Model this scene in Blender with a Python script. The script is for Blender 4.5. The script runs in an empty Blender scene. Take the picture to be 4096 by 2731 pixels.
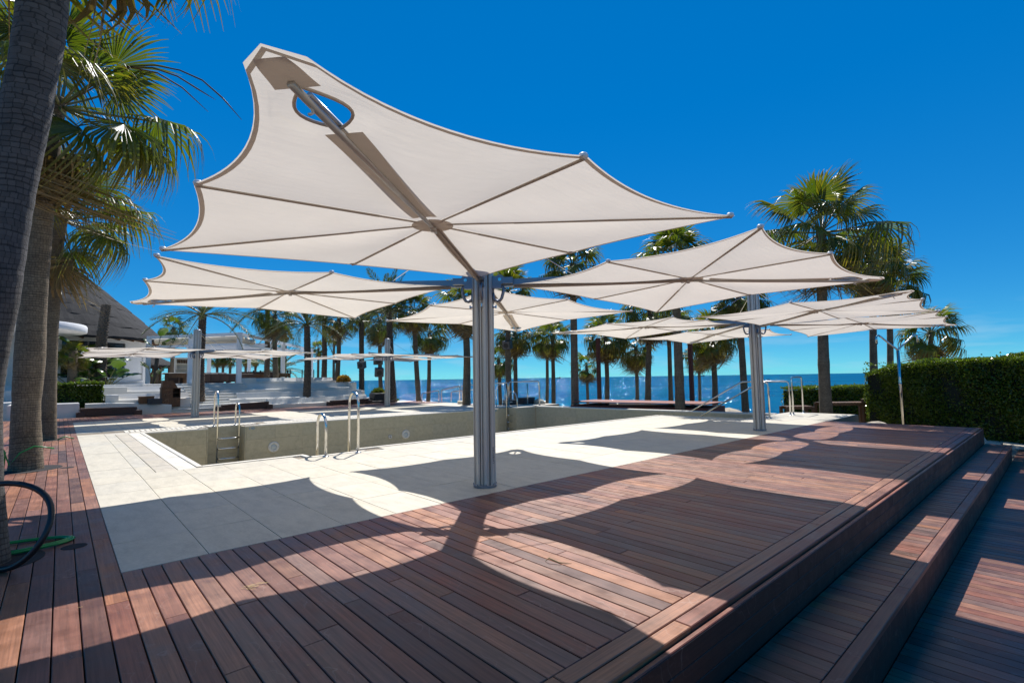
import bpy, bmesh, math, random
from mathutils import Vector, Matrix
R = math.radians
rnd = random.Random(7)
scene = bpy.context.scene
col = scene.collection

# ---------------------------------------------------------------- camera
cam_d = bpy.data.cameras.new('camera'); cam = bpy.data.objects.new('camera', cam_d); col.objects.link(cam)
cam_d.sensor_width = 36.0; cam_d.lens = 36.0*1995.0/4096.0
cam_d.clip_start = 0.05; cam_d.clip_end = 30000
PITCH, ROLL, YAW = 0.0733769632, 0.0150995618, 0.835800294
d0 = Vector((math.cos(YAW), math.sin(YAW), 0)); r0 = Vector((math.sin(YAW), -math.cos(YAW), 0)); u0 = Vector((0, 0, 1))
fw = math.cos(PITCH)*d0 + math.sin(PITCH)*u0
up = -math.sin(PITCH)*d0 + math.cos(PITCH)*u0
rt = math.cos(ROLL)*r0 - math.sin(ROLL)*up
up = math.sin(ROLL)*r0 + math.cos(ROLL)*up
cam.matrix_world = Matrix(((rt.x, up.x, -fw.x, 0), (rt.y, up.y, -fw.y, 0), (rt.z, up.z, -fw.z, 1.25), (0, 0, 0, 1)))
scene.camera = cam

# ---------------------------------------------------------------- sky and sun
SUN = Vector((0.51, 0.524, 1.0)).normalized()
w = bpy.data.worlds.new('World'); scene.world = w; w.use_nodes = True
wt = w.node_tree; wn = wt.nodes; wl = wt.links
bg = wn['Background']
sky = wn.new('ShaderNodeTexSky'); sky.sky_type = 'NISHITA'; sky.sun_disc = False
sky.sun_elevation = math.asin(SUN.z); sky.sun_rotation = math.atan2(SUN.x, SUN.y)
sky.altitude = 0; sky.air_density = 0.5; sky.dust_density = 0.0; sky.ozone_density = 1.0
hs = wn.new('ShaderNodeHueSaturation'); hs.inputs['Saturation'].default_value = 2.7; hs.inputs['Hue'].default_value = 0.5
TINT = (0.85, 2.55, 3.1)
tm = wn.new('ShaderNodeMix'); tm.data_type = 'RGBA'; tm.blend_type = 'MULTIPLY'; tm.inputs[0].default_value = 1.0
tm.inputs[7].default_value = (*TINT, 1)
gm = wn.new('ShaderNodeGamma'); gm.inputs[1].default_value = 0.38
wl.new(sky.outputs[0], gm.inputs[0]); wl.new(gm.outputs[0], hs.inputs['Color']); wl.new(hs.outputs[0], tm.inputs[6]); 
wtc = wn.new('ShaderNodeTexCoord'); wsp = wn.new('ShaderNodeSeparateXYZ'); wl.new(wtc.outputs['Generated'], wsp.inputs[0])
wmp = wn.new('ShaderNodeMapping'); wmp.inputs['Scale'].default_value = (5, 5, 34); wl.new(wtc.outputs['Generated'], wmp.inputs[0])
wno = wn.new('ShaderNodeTexNoise'); wno.inputs['Scale'].default_value = 1.6; wno.inputs['Detail'].default_value = 6; wl.new(wmp.outputs[0], wno.inputs['Vector'])
wr1 = wn.new('ShaderNodeValToRGB'); wr1.color_ramp.elements[0].position = 0.46; wr1.color_ramp.elements[1].position = 0.70; wl.new(wno.outputs[0], wr1.inputs[0])
wr2 = wn.new('ShaderNodeValToRGB'); e = wr2.color_ramp.elements; e[0].position = 0.0; e[0].color = (0.25, 0.25, 0.25, 1); e[1].position = 0.115; e[1].color = (0, 0, 0, 1)
e3 = e.new(0.055); e3.color = (0.3, 0.3, 0.3, 1); wl.new(wsp.outputs[2], wr2.inputs[0])
wmu = wn.new('ShaderNodeMath'); wmu.operation = 'MULTIPLY'; wl.new(wr1.outputs[0], wmu.inputs[0]); wl.new(wr2.outputs[0], wmu.inputs[1])
wmx = wn.new('ShaderNodeMix'); wmx.data_type = 'RGBA'; wl.new(wmu.outputs[0], wmx.inputs[0]); wl.new(tm.outputs[2], wmx.inputs[6]); wmx.inputs[7].default_value = (4.4, 6.1, 7.2, 1)
wl.new(wmx.outputs[2], bg.inputs['Color'])
bg.inputs['Strength'].default_value = 0.088
sl = bpy.data.lights.new('sun', 'SUN'); sun = bpy.data.objects.new('sun', sl); col.objects.link(sun)
sl.energy = 5.0; sl.angle = R(0.5); sl.color = (1.0, 0.965, 0.93)
sun.rotation_euler = SUN.to_track_quat('Z', 'Y').to_euler()
scene.view_settings.view_transform = 'Standard'; scene.view_settings.look = 'None'
scene.view_settings.gamma = 1.0; scene.view_settings.use_curve_mapping = False
scene.view_settings.exposure = 0.42

# ---------------------------------------------------------------- helpers
def tag(o, label=None, cat=None, group=None, kind=None):
    if label: o['label'] = label
    if cat: o['category'] = cat
    if group: o['group'] = group
    if kind: o['kind'] = kind
    return o

def link(o, parent=None):
    col.objects.link(o)
    if parent is not None: o.parent = parent
    return o

def empty(name, loc=(0, 0, 0), rz=0.0, parent=None):
    o = bpy.data.objects.new(name, None); o.location = loc; o.rotation_euler = (0, 0, rz)
    o.empty_display_size = 0.1
    return link(o, parent)

class MB:
    def __init__(s): s.v = []; s.f = []; s.m = []; s.mi = 0
    def add(s, vs, fs):
        b = len(s.v); s.v += [tuple(p) for p in vs]
        s.f += [tuple(i+b for i in f) for f in fs]; s.m += [s.mi]*len(fs)
    def box(s, x0, x1, y0, y1, z0, z1, M=None):
        p = [(x0,y0,z0),(x1,y0,z0),(x1,y1,z0),(x0,y1,z0),(x0,y0,z1),(x1,y0,z1),(x1,y1,z1),(x0,y1,z1)]
        if M is not None: p = [M @ Vector(q) for q in p]
        s.add(p, [(3,2,1,0),(4,5,6,7),(0,1,5,4),(1,2,6,5),(2,3,7,6),(3,0,4,7)])
    def chbox(s, x0, x1, y0, y1, z0, z1, c=0.01, M=None):
        # box with chamfered top edges
        p = [(x0,y0,z0),(x1,y0,z0),(x1,y1,z0),(x0,y1,z0),
             (x0,y0,z1-c),(x1,y0,z1-c),(x1,y1,z1-c),(x0,y1,z1-c),
             (x0+c,y0+c,z1),(x1-c,y0+c,z1),(x1-c,y1-c,z1),(x0+c,y1-c,z1)]
        if M is not None: p = [M @ Vector(q) for q in p]
        s.add(p, [(3,2,1,0),(8,9,10,11),(0,1,5,4),(1,2,6,5),(2,3,7,6),(3,0,4,7),(4,5,9,8),(5,6,10,9),(6,7,11,10),(7,4,8,11)])
    def tube(s, pts, r, n=8, cap=True):
        pts = [Vector(p) for p in pts]; k = len(pts)
        rs = r if isinstance(r, (list, tuple)) else [r]*k
        t0 = (pts[1]-pts[0]).normalized()
        a = Vector((0,0,1)) if abs(t0.z) < 0.9 else Vector((1,0,0))
        nrm = t0.cross(a).normalized(); rings = []; vs = []
        for i in range(k):
            t = (pts[min(i+1,k-1)]-pts[max(i-1,0)]).normalized()
            nrm = (nrm - t*nrm.dot(t))
            nrm = nrm.normalized() if nrm.length > 1e-6 else t.orthogonal().normalized()
            b = t.cross(nrm)
            for j in range(n):
                an = 2*math.pi*j/n
                vs.append(pts[i]+rs[i]*(math.cos(an)*nrm+math.sin(an)*b))
        fs = []
        for i in range(k-1):
            for j in range(n):
                fs.append((i*n+j, i*n+(j+1)%n, (i+1)*n+(j+1)%n, (i+1)*n+j))
        if cap:
            fs.append(tuple(reversed(range(n)))); fs.append(tuple((k-1)*n+j for j in range(n)))
        s.add(vs, fs)
    def cyl(s, c, r, z0, z1, n=24, r1=None):
        s.tube([(c[0],c[1],z0),(c[0],c[1],z1)], [r, r if r1 is None else r1], n)
    def lathe(s, prof, n=24, c=(0,0,0)):
        vs = []; k = len(prof)
        for (r, z) in prof:
            for j in range(n):
                a = 2*math.pi*j/n; vs.append((c[0]+r*math.cos(a), c[1]+r*math.sin(a), c[2]+z))
        fs = [(i*n+j, i*n+(j+1)%n, (i+1)*n+(j+1)%n, (i+1)*n+j) for i in range(k-1) for j in range(n)]
        s.add(vs, fs)
    def quad(s, a, b, c, d): s.add([a, b, c, d], [(0,1,2,3)])
    def mesh(s, name, mats, smooth=False, fix=True):
        me = bpy.data.meshes.new(name); me.from_pydata(s.v, [], s.f)
        for m in (mats if isinstance(mats, (list, tuple)) else [mats]): me.materials.append(m)
        me.polygons.foreach_set('material_index', s.m)
        if smooth: me.polygons.foreach_set('use_smooth', [True]*len(s.f))
        if fix:
            bm = bmesh.new(); bm.from_mesh(me); bmesh.ops.recalc_face_normals(bm, faces=bm.faces); bm.to_mesh(me); bm.free()
        me.update()
        return me
    def build(s, name, mats, parent=None, smooth=False, loc=None, rz=0.0, fix=True, sharp=None):
        me = s.mesh(name, mats, smooth, fix)
        if sharp is not None:
            me.polygons.foreach_set('use_smooth', [True]*len(s.f))
            bm = bmesh.new(); bm.from_mesh(me)
            for e in bm.edges:
                if len(e.link_faces) == 2 and e.calc_face_angle(0) > sharp: e.smooth = False
            bm.to_mesh(me); bm.free()
        o = bpy.data.objects.new(name, me)
        if loc is not None: o.location = loc
        o.rotation_euler = (0, 0, rz)
        return link(o, parent)

def mesh_obj(name, me, parent=None, loc=(0,0,0), rot=None, scale=None):
    o = bpy.data.objects.new(name, me); o.location = loc
    if rot is not None: o.rotation_euler = rot
    if scale is not None: o.scale = scale
    return link(o, parent)

# ---------------------------------------------------------------- materials
def newmat(name):
    m = bpy.data.materials.new(name); m.use_nodes = True
    nt = m.node_tree; b = nt.nodes['Principled BSDF']
    return m, nt, nt.nodes, nt.links, b
def setin(b, **k):
    for n, v in k.items():
        b.inputs[n.replace('_', ' ')].default_value = v
def ramp(n, stops):
    r = n.new('ShaderNodeValToRGB'); e = r.color_ramp.elements
    while len(e) < len(stops): e.new(0.5)
    for x, (p, c) in zip(e, stops):
        x.position = p; x.color = (c[0], c[1], c[2], 1) if not isinstance(c, (int, float)) else (c, c, c, 1)
    return r
def noise(n, l, scale, detail=3.0, rough=0.55, vec=None, dim='3D'):
    t = n.new('ShaderNodeTexNoise'); t.noise_dimensions = dim
    t.inputs['Scale'].default_value = scale; t.inputs['Detail'].default_value = detail; t.inputs['Roughness'].default_value = rough
    if vec is not None: l.new(vec, t.inputs['Vector'])
    return t
def mapping(n, l, src, scale=(1,1,1)):
    m = n.new('ShaderNodeMapping'); m.inputs['Scale'].default_value = scale; l.new(src, m.inputs['Vector']); return m.outputs[0]
def mixc(n, l, a, b, fac, mode='MIX'):
    m = n.new('ShaderNodeMix'); m.data_type = 'RGBA'; m.blend_type = mode
    for s, v in ((6, a), (7, b)):
        if hasattr(v, 'is_linked'): l.new(v, m.inputs[s])
        else: m.inputs[s].default_value = (v[0], v[1], v[2], 1)
    if hasattr(fac, 'is_linked'): l.new(fac, m.inputs[0])
    else: m.inputs[0].default_value = fac
    return m.outputs[2]
def math_(n, l, op, a, b=0.0, clamp=False):
    m = n.new('ShaderNodeMath'); m.operation = op; m.use_clamp = clamp
    for i, v in enumerate((a, b)):
        if hasattr(v, 'is_linked'): l.new(v, m.inputs[i])
        else: m.inputs[i].default_value = v
    return m.outputs[0]
def bump(n, l, b, h, strength=0.3, dist=0.01):
    u = n.new('ShaderNodeBump'); u.inputs['Strength'].default_value = strength; u.inputs['Distance'].default_value = dist
    l.new(h, u.inputs['Height']); l.new(u.outputs[0], b.inputs['Normal']); return u

def plain(name, c, rough=0.6, metal=0.0, nscale=0, namt=0.15, bumps=0.0, coat=0.0):
    m, nt, n, l, b = newmat(name); setin(b, Roughness=rough, Metallic=metal); b.inputs['Base Color'].default_value = (*c, 1)
    if coat: b.inputs['Coat Weight'].default_value = coat
    if nscale:
        tc = n.new('ShaderNodeTexCoord'); t = noise(n, l, nscale, 5, 0.6, tc.outputs['Object'])
        r = ramp(n, [(0.3, tuple(x*(1-namt) for x in c)), (0.7, tuple(min(1, x*(1+namt)) for x in c))])
        l.new(t.outputs[0], r.inputs[0]); l.new(r.outputs[0], b.inputs['Base Color'])
        if bumps: bump(n, l, b, t.outputs[0], bumps, 0.01)
    return m

def wood_mat(name, island=False, stops=None, rough=0.42, axis=1, glow=1.0):
    m, nt, n, l, b = newmat(name)
    tc = n.new('ShaderNodeTexCoord')
    if island:
        g = n.new('ShaderNodeNewGeometry'); rn = g.outputs['Random Per Island']
    else:
        oi = n.new('ShaderNodeObjectInfo'); rn = oi.outputs['Random']
    stops = stops or [(0.0, (0.110, 0.047, 0.033)), (0.14, (0.255, 0.100, 0.058)), (0.28, (0.165, 0.078, 0.058)), (0.42, (0.300, 0.138, 0.078)),
                      (0.56, (0.235, 0.078, 0.043)), (0.70, (0.180, 0.102, 0.076)), (0.86, (0.340, 0.138, 0.062)), (1.0, (0.090, 0.047, 0.037))]
    r = ramp(n, stops); l.new(rn, r.inputs[0])
    # shift texture per piece
    comb = n.new('ShaderNodeCombineXYZ'); k = math_(n, l, 'MULTIPLY', rn, 57.0)
    for i in range(3): l.new(k, comb.inputs[i])
    va = n.new('ShaderNodeVectorMath'); va.operation = 'ADD'; l.new(tc.outputs['Object'], va.inputs[0]); l.new(comb.outputs[0], va.inputs[1])
    sc = [70, 70, 70]; sc[axis] = 2.2
    gr = noise(n, l, 1.0, 5, 0.65, mapping(n, l, va.outputs[0], tuple(sc)))
    bl = noise(n, l, 4.0, 4, 0.6, va.outputs[0])
    gr2 = ramp(n, [(0.3, 0.56), (0.7, 1.12)]); l.new(gr.outputs[0], gr2.inputs[0])
    bl2 = ramp(n, [(0.3, 0.72), (0.72, 1.3)]); l.new(bl.outputs[0], bl2.inputs[0])
    c = mixc(n, l, r.outputs[0], gr2.outputs[0], 1.0, 'MULTIPLY')
    c = mixc(n, l, c, bl2.outputs[0], 1.0, 'MULTIPLY')
    # bleached scuffs
    s1 = noise(n, l, 1.0, 6, 0.75, mapping(n, l, va.outputs[0], (30, 12, 30)))
    s2 = ramp(n, [(0.56, 0.0), (0.76, 0.38)]); l.new(s1.outputs[0], s2.inputs[0])
    s3 = noise(n, l, 2.2, 2, 0.5, va.outputs[0]); s4 = ramp(n, [(0.45, 0.0), (0.62, 1.0)]); l.new(s3.outputs[0], s4.inputs[0])
    c = mixc(n, l, c, (0.34, 0.26, 0.22), math_(n, l, 'MULTIPLY', s2.outputs[0], s4.outputs[0]))
    # fine scratches: thin arcs taken from a distorted wave
    wv = n.new('ShaderNodeTexWave'); wv.inputs['Scale'].default_value = 3.0; wv.inputs['Distortion'].default_value = 14; wv.inputs['Detail'].default_value = 2; wv.inputs['Detail Scale'].default_value = 1.6
    l.new(va.outputs[0], wv.inputs['Vector'])
    wr = ramp(n, [(0.985, 0.0), (1.0, 0.22)]); l.new(wv.outputs['Fac'], wr.inputs[0])
    c = mixc(n, l, c, (0.38, 0.30, 0.26), math_(n, l, 'MULTIPLY', wr.outputs[0], s4.outputs[0]))
    l.new(c, b.inputs['Base Color'])
    b.inputs['Specular IOR Level'].default_value = 0.42; rr = ramp(n, [(0.3, rough-0.08), (0.7, rough+0.16)]); l.new(bl.outputs[0], rr.inputs[0]); l.new(rr.outputs[0], b.inputs['Roughness'])
    bump(n, l, b, gr.outputs[0], 0.25, 0.002)
    return m

def tile_mat(name, island=False, base=(0.53, 0.490, 0.395)):
    m, nt, n, l, b = newmat(name); tc = n.new('ShaderNodeTexCoord')
    if island: rn = n.new('ShaderNodeNewGeometry').outputs['Random Per Island']
    else: rn = n.new('ShaderNodeObjectInfo').outputs['Random']
    comb = n.new('ShaderNodeCombineXYZ'); k = math_(n, l, 'MULTIPLY', rn, 31.0)
    for i in range(3): l.new(k, comb.inputs[i])
    va = n.new('ShaderNodeVectorMath'); va.operation = 'ADD'; l.new(tc.outputs['Object'], va.inputs[0]); l.new(comb.outputs[0], va.inputs[1])
    a = noise(n, l, 1.0, 6, 0.65, mapping(n, l, va.outputs[0], (9, 3, 9)))
    f = noise(n, l, 60, 3, 0.6, va.outputs[0])
    r1 = ramp(n, [(0.28, tuple(x*0.84 for x in base)), (0.5, base), (0.72, tuple(x*1.1 for x in base))]); l.new(a.outputs[0], r1.inputs[0])
    r2 = ramp(n, [(0.25, 0.88), (0.75, 1.08)]); l.new(f.outputs[0], r2.inputs[0])
    c = mixc(n, l, r1.outputs[0], r2.outputs[0], 1.0, 'MULTIPLY')
    r3 = ramp(n, [(0.0, (0.93, 0.93, 0.94)), (0.5, (1.02, 1.0, 0.97)), (1.0, (0.97, 0.95, 0.92))]); l.new(rn, r3.inputs[0])
    c = mixc(n, l, c, r3.outputs[0], 1.0, 'MULTIPLY')
    st = noise(n, l, 1.7, 5, 0.7, va.outputs[0]); sr = ramp(n, [(0.6, 0.0), (0.85, 0.22)]); l.new(st.outputs[0], sr.inputs[0])
    c = mixc(n, l, c, (0.36, 0.30, 0.22), sr.outputs[0])
    l.new(c, b.inputs['Base Color']); b.inputs['Specular IOR Level'].default_value = 0.3; setin(b, Roughness=0.6)
    bump(n, l, b, f.outputs[0], 0.12, 0.003)
    return m

def metal_mat(name, c, rough, brush=True):
    m, nt, n, l, b = newmat(name); setin(b, Metallic=1.0, Roughness=rough); b.inputs['Base Color'].default_value = (*c, 1)
    if brush:
        tc = n.new('ShaderNodeTexCoord'); t = noise(n, l, 1.0, 4, 0.6, mapping(n, l, tc.outputs['Object'], (6, 6, 1.2)))
        r = ramp(n, [(0.3, max(0.02, rough-0.07)), (0.7, rough+0.1)]); l.new(t.outputs[0], r.inputs[0]); l.new(r.outputs[0], b.inputs['Roughness'])
        r2 = ramp(n, [(0.3, tuple(x*0.86 for x in c)), (0.7, c)]); l.new(t.outputs[0], r2.inputs[0]); l.new(r2.outputs[0], b.inputs['Base Color'])
    return m

def fabric_mat(name, dif, trn, fac):
    m, nt, n, l, b = newmat(name); n.remove(b); out = n['Material Output']
    d = n.new('ShaderNodeBsdfDiffuse'); t = n.new('ShaderNodeBsdfTranslucent'); mx = n.new('ShaderNodeMixShader')
    tc = n.new('ShaderNodeTexCoord')
    a = noise(n, l, 2.2, 5, 0.6, tc.outputs['Object']); r1 = ramp(n, [(0.3, tuple(x*0.95 for x in dif)), (0.7, dif)]); l.new(a.outputs[0], r1.inputs[0])
    r2 = ramp(n, [(0.3, tuple(x*0.93 for x in trn)), (0.7, trn)]); l.new(a.outputs[0], r2.inputs[0])
    l.new(r1.outputs[0], d.inputs[0]); l.new(r2.outputs[0], t.inputs[0]); mx.inputs[0].default_value = fac
    f = noise(n, l, 1.0, 3, 0.6, mapping(n, l, tc.outputs['Object'], (4, 22, 8)))
    bu = n.new('ShaderNodeBump'); bu.inputs['Strength'].default_value = 0.22; bu.inputs['Distance'].default_value = 0.025; l.new(f.outputs[0], bu.inputs['Height'])
    l.new(bu.outputs[0], d.inputs['Normal']); l.new(bu.outputs[0], t.inputs['Normal'])
    l.new(d.outputs[0], mx.inputs[1]); l.new(t.outputs[0], mx.inputs[2]); l.new(mx.outputs[0], out.inputs[0])
    return m

M = {}
M['wood'] = wood_mat('ipe_wood'); M['wood_st'] = wood_mat('ipe_wood_far', True)
M['wood_x'] = wood_mat('ipe_wood_trim', axis=0)
M['wood_shade'] = wood_mat('ipe_wood_shaded', axis=0, rough=.6, stops=[(0, (0.026, 0.013, 0.010)), (0.5, (0.036, 0.016, 0.011)), (1, (0.022, 0.013, 0.011))])  # darkened copy of the deck wood; shade on upright faces is in its colour
M['under'] = plain('deck_void', (0.012, 0.010, 0.009), 0.9)
M['tile'] = tile_mat('terrace_tile'); M['tile_st'] = tile_mat('terrace_tile_far', True)
M['grout'] = plain('grout', (0.22, 0.18, 0.13), 0.9, nscale=20)
M['pooltile'] = tile_mat('pool_tile', base=(0.48, 0.43, 0.30))
M['coping'] = tile_mat('pool_coping', base=(0.67, 0.63, 0.54))
M['drain'] = tile_mat('drain_stone', base=(0.50, 0.45, 0.36))
M['steel'] = metal_mat('stainless_steel', (0.72, 0.71, 0.68), 0.16)
M['alu'] = metal_mat('anodised_aluminium', (0.56, 0.53, 0.49), 0.36); M['alu'].node_tree.nodes['Principled BSDF'].inputs['Metallic'].default_value = 0.4
M['alu_dark'] = metal_mat('grey_bracket_metal', (0.25, 0.27, 0.31), 0.42)
M['black'] = plain('black_plastic', (0.015, 0.015, 0.016), 0.45)
M['canvas'] = fabric_mat('cream_canvas', (0.74, 0.67, 0.57), (0.80, 0.735, 0.635), 0.42)
M['canvas2'] = fabric_mat('doubled_canvas', (0.64, 0.57, 0.50), (0.50, 0.43, 0.36), 0.36)
M['white'] = plain('white_paint', (0.66, 0.63, 0.56), 0.6, nscale=6, namt=0.04)
M['white_metal'] = plain('white_metal', (0.74, 0.74, 0.73), 0.4)

# ---------------------------------------------------------------- fields of alike pieces
class Field:
    """planks or tiles: the nearest `limit` are parts of their own, the rest one stuff part"""
    def __init__(s, parent, name, mat, mat_far, limit=300, ch=0.003):
        s.p, s.n, s.m, s.mf, s.lim, s.ch = parent, name, mat, mat_far, limit, ch; s.it = []
    def put(s, x0, x1, y0, y1, z0, z1, seen=True): s.it.append((x0, x1, y0, y1, z0, z1, seen))
    def done(s, far_name=None):
        s.it.sort(key=lambda q: (0.5*(q[0]+q[1]))**2+(0.5*(q[2]+q[3]))**2+(0 if q[6] else 1e6))
        cache = {}
        far = MB()
        for i, (x0, x1, y0, y1, z0, z1, seen) in enumerate(s.it):
            if not seen: i = 10**6
            if i < s.lim:
                k = (round(x1-x0, 3), round(y1-y0, 2), round(z1-z0, 3))
                if k not in cache:
                    b = MB(); b.chbox(-k[0]/2, k[0]/2, -k[1]/2, k[1]/2, -k[2], 0, s.ch); cache[k] = b.mesh(s.n, s.m)
                o = mesh_obj(s.n, cache[k], s.p, ((x0+x1)/2, (y0+y1)/2, z1+rnd.uniform(-.0012, .0012)),
                             (rnd.uniform(-.0008, .0008), rnd.uniform(-.004, .004), 0))
            else:
                far.chbox(x0, x1, y0, y1, z0, z1, s.ch)
        if far.v:
            o = far.build(far_name or s.n, s.mf, s.p); tag(o, kind='stuff')
# ================================================================ setting: sea, terrain
def sea_mat():
    m, nt, n, l, b = newmat('sea_water')
    tc = n.new('ShaderNodeTexCoord')
    gls = n.new('ShaderNodeBsdfGlossy'); dif = n.new('ShaderNodeBsdfDiffuse'); mxs = n.new('ShaderNodeMixShader'); n.remove(b)
    # facets of the chop: normals taken straight from noise so that far waves still sparkle
    def wave(sc, amp):
        t = noise(n, l, sc, 3, 0.6, tc.outputs['Object'])
        v = n.new('ShaderNodeVectorMath'); v.operation = 'SUBTRACT'; l.new(t.outputs['Color'], v.inputs[0]); v.inputs[1].default_value = (.5, .5, .5)
        k = n.new('ShaderNodeVectorMath'); k.operation = 'MULTIPLY'; l.new(v.outputs[0], k.inputs[0]); k.inputs[1].default_value = (amp, amp, 0); return k.outputs[0]
    s1 = n.new('ShaderNodeVectorMath'); s1.operation = 'ADD'; l.new(wave(.8, 3.0), s1.inputs[0]); l.new(wave(.06, 1.6), s1.inputs[1])
    s2 = n.new('ShaderNodeVectorMath'); s2.operation = 'ADD'; l.new(s1.outputs[0], s2.inputs[0]); s2.inputs[1].default_value = (0, 0, 1)
    s3 = n.new('ShaderNodeVectorMath'); s3.operation = 'NORMALIZE'; l.new(s2.outputs[0], s3.inputs[0]); l.new(s3.outputs[0], gls.inputs['Normal'])
    mp_ = n.new('ShaderNodeMapping'); mp_.inputs['Rotation'].default_value = (0, 0, -YAW); mp_.inputs['Scale'].default_value = (.16, .42, 1); l.new(tc.outputs['Object'], mp_.inputs['Vector'])
    gl = noise(n, l, 1.0, 6, .72, mp_.outputs[0]); gr_ = ramp(n, [(.615, .09), (.67, .7)]); l.new(gl.outputs[0], gr_.inputs[0]); l.new(gr_.outputs[0], mxs.inputs[0])
    g2 = ramp(n, [(.605, .08), (.66, .13)]); l.new(gl.outputs[0], g2.inputs[0]); l.new(g2.outputs[0], gls.inputs['Roughness'])
    big = noise(n, l, 0.012, 4, 0.6, mapping(n, l, tc.outputs['Object'], (1, 1, 1)))
    r = ramp(n, [(0.35, (0.0008, 0.066, 0.160)), (0.65, (0.0015, 0.105, 0.205))]); l.new(big.outputs[0], r.inputs[0]); l.new(r.outputs[0], dif.inputs[0])
    l.new(dif.outputs[0], mxs.inputs[1]); l.new(gls.outputs[0], mxs.inputs[2]); l.new(mxs.outputs[0], n['Material Output'].inputs[0])
    return m
M['sea'] = sea_mat()
b = MB(); S = 14000
b.add([(-S,-S,-4),(S,-S,-4),(S,S,-4),(-S,S,-4)], [(0,1,2,3)])
sea = b.build('sea', M['sea']); tag(sea, 'glittering turquoise sea behind the palms', 'sea', kind='structure')

def ground_mat():
    m, nt, n, l, b = newmat('dry_ground'); tc = n.new('ShaderNodeTexCoord')
    a = noise(n, l, 0.6, 6, 0.65, tc.outputs['Object']); r = ramp(n, [(0.3, (0.16, 0.13, 0.09)), (0.6, (0.28, 0.24, 0.17)), (0.75, (0.10, 0.11, 0.05))])
    l.new(a.outputs[0], r.inputs[0]); l.new(r.outputs[0], b.inputs['Base Color']); setin(b, Roughness=0.95)
    bump(n, l, b, a.outputs[0], 0.4, 0.05); return m
M['ground'] = ground_mat()
def land_z(x, y):
    u = d0.x*x+d0.y*y; v = r0.x*x+r0.y*y
    e = 30.0 if v > -0.28*max(u, 0)-1 else 95.0
    t = max(0.0, min(1.0, (u-e)/26.0)); t = t*t*(3-2*t)
    return -0.72 - 0.55*max(0, min(1, (u-19)/4.0)) - 4.4*t
def pool_in(x, y): return 0.5 < x < 17.5 and 5.5 < y < 16.9
b = MB(); NX, NY = 80, 80; X0, X1, Y0, Y1 = -70, 70, -60, 80
idx = {}
for i in range(NX+1):
    for j in range(NY+1):
        x = X0+(X1-X0)*i/NX; y = Y0+(Y1-Y0)*j/NY
        idx[i, j] = len(b.v); b.v.append((x, y, land_z(x, y) if not pool_in(x, y) else -2.6))
for i in range(NX):
    for j in range(NY):
        b.f.append((idx[i,j], idx[i+1,j], idx[i+1,j+1], idx[i,j+1])); b.m.append(0)
terrain = b.build('ground', M['ground'], smooth=True); tag(terrain, 'dry sandy ground falling away to the beach', 'ground', kind='structure')

# ================================================================ upper timber deck
XT, PW = 0.345, 0.110          # tile edge, plank pitch
deck = MB()
deck.box(XT-3.6, 15.10, 1.36, 4.29, -0.84, -0.045)
deck.box(XT-3.6, XT-0.004, 4.29, 25.3, -0.84, -0.046)
deck.box(XT, 15.6, 22.27, 25.3, -0.84, -0.047)
deck = deck.build('deck', M['under']); tag(deck, 'dark red hardwood deck around the pool terrace, planks half in shade', 'deck', kind='structure')
fd = Field(deck, 'plank', M['wood'], M['wood_st'], 300)
i = 0
while True:
    x0 = XT+PW*i
    if x0+PW > 15.10: break
    cuts = [1.530]
    if i % 3 == 0: cuts.append(2.2+0.1*rnd.randint(0, 5))
    elif i % 3 == 1: cuts.append(3.1+0.1*rnd.randint(0, 7))
    elif rnd.random() < .4: cuts.append(2.7+0.1*rnd.randint(-2, 2))
    cuts.append(4.297)
    for a, c in zip(cuts, cuts[1:]): fd.put(x0+.003, x0+PW-.003, a+.002, c-.002, -.024, 0)
    i += 1
def cut_rows(x0, ya, yb):
    y = ya; out = [ya]
    while True:
        y += 0.1*rnd.randint(9, 22)
        if y > yb-.6: break
        out.append(round(y, 2))
    return out+[yb]
for i in range(1, 32):
    x0 = XT-PW*i
    ys = 1.53
    cu = cut_rows(x0, ys, 25.3)
    for a, c in zip(cu, cu[1:]):
        fd.put(x0+.003, x0+PW-.003, a+.002, c-.002, -.024, 0, x0 >= 0.25-0.145*c)
i = 0
while XT+PW*(i+1) < 15.6:
    x0 = XT+PW*i; cu = [22.262, 22.262+rnd.choice((1.0, 1.5, 2.0)), 25.3]
    for a, c in zip(cu, cu[1:]): fd.put(x0+.003, x0+PW-.003, a+.002, c-.002, -.024, 0)
    i += 1
fd.done('planks')
def run_boards(parent, name, mat, y0, y1, z0, z1, xa, xb, lens=(1.8, 3.2), ch=0.004):
    x = xa
    while x < xb-.05:
        L = min(rnd.uniform(*lens), xb-x)
        if xb-x-L < .5: L = xb-x
        m = MB(); m.chbox(-L/2+.002, L/2-.002, -(y1-y0)/2, (y1-y0)/2, z0-z1, 0, ch)
        m.build(name, mat, parent, loc=(x+L/2, (y0+y1)/2, z1+rnd.uniform(-.001, .001)))
        x += L
run_boards(deck, 'edge_board', M['wood_x'], 1.434, 1.526, -.024, .001, XT-3.6, 15.10)
run_boards(deck, 'edge_board', M['wood_x'], 1.336, 1.428, -.030, .001, XT-3.6, 15.10)
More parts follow.
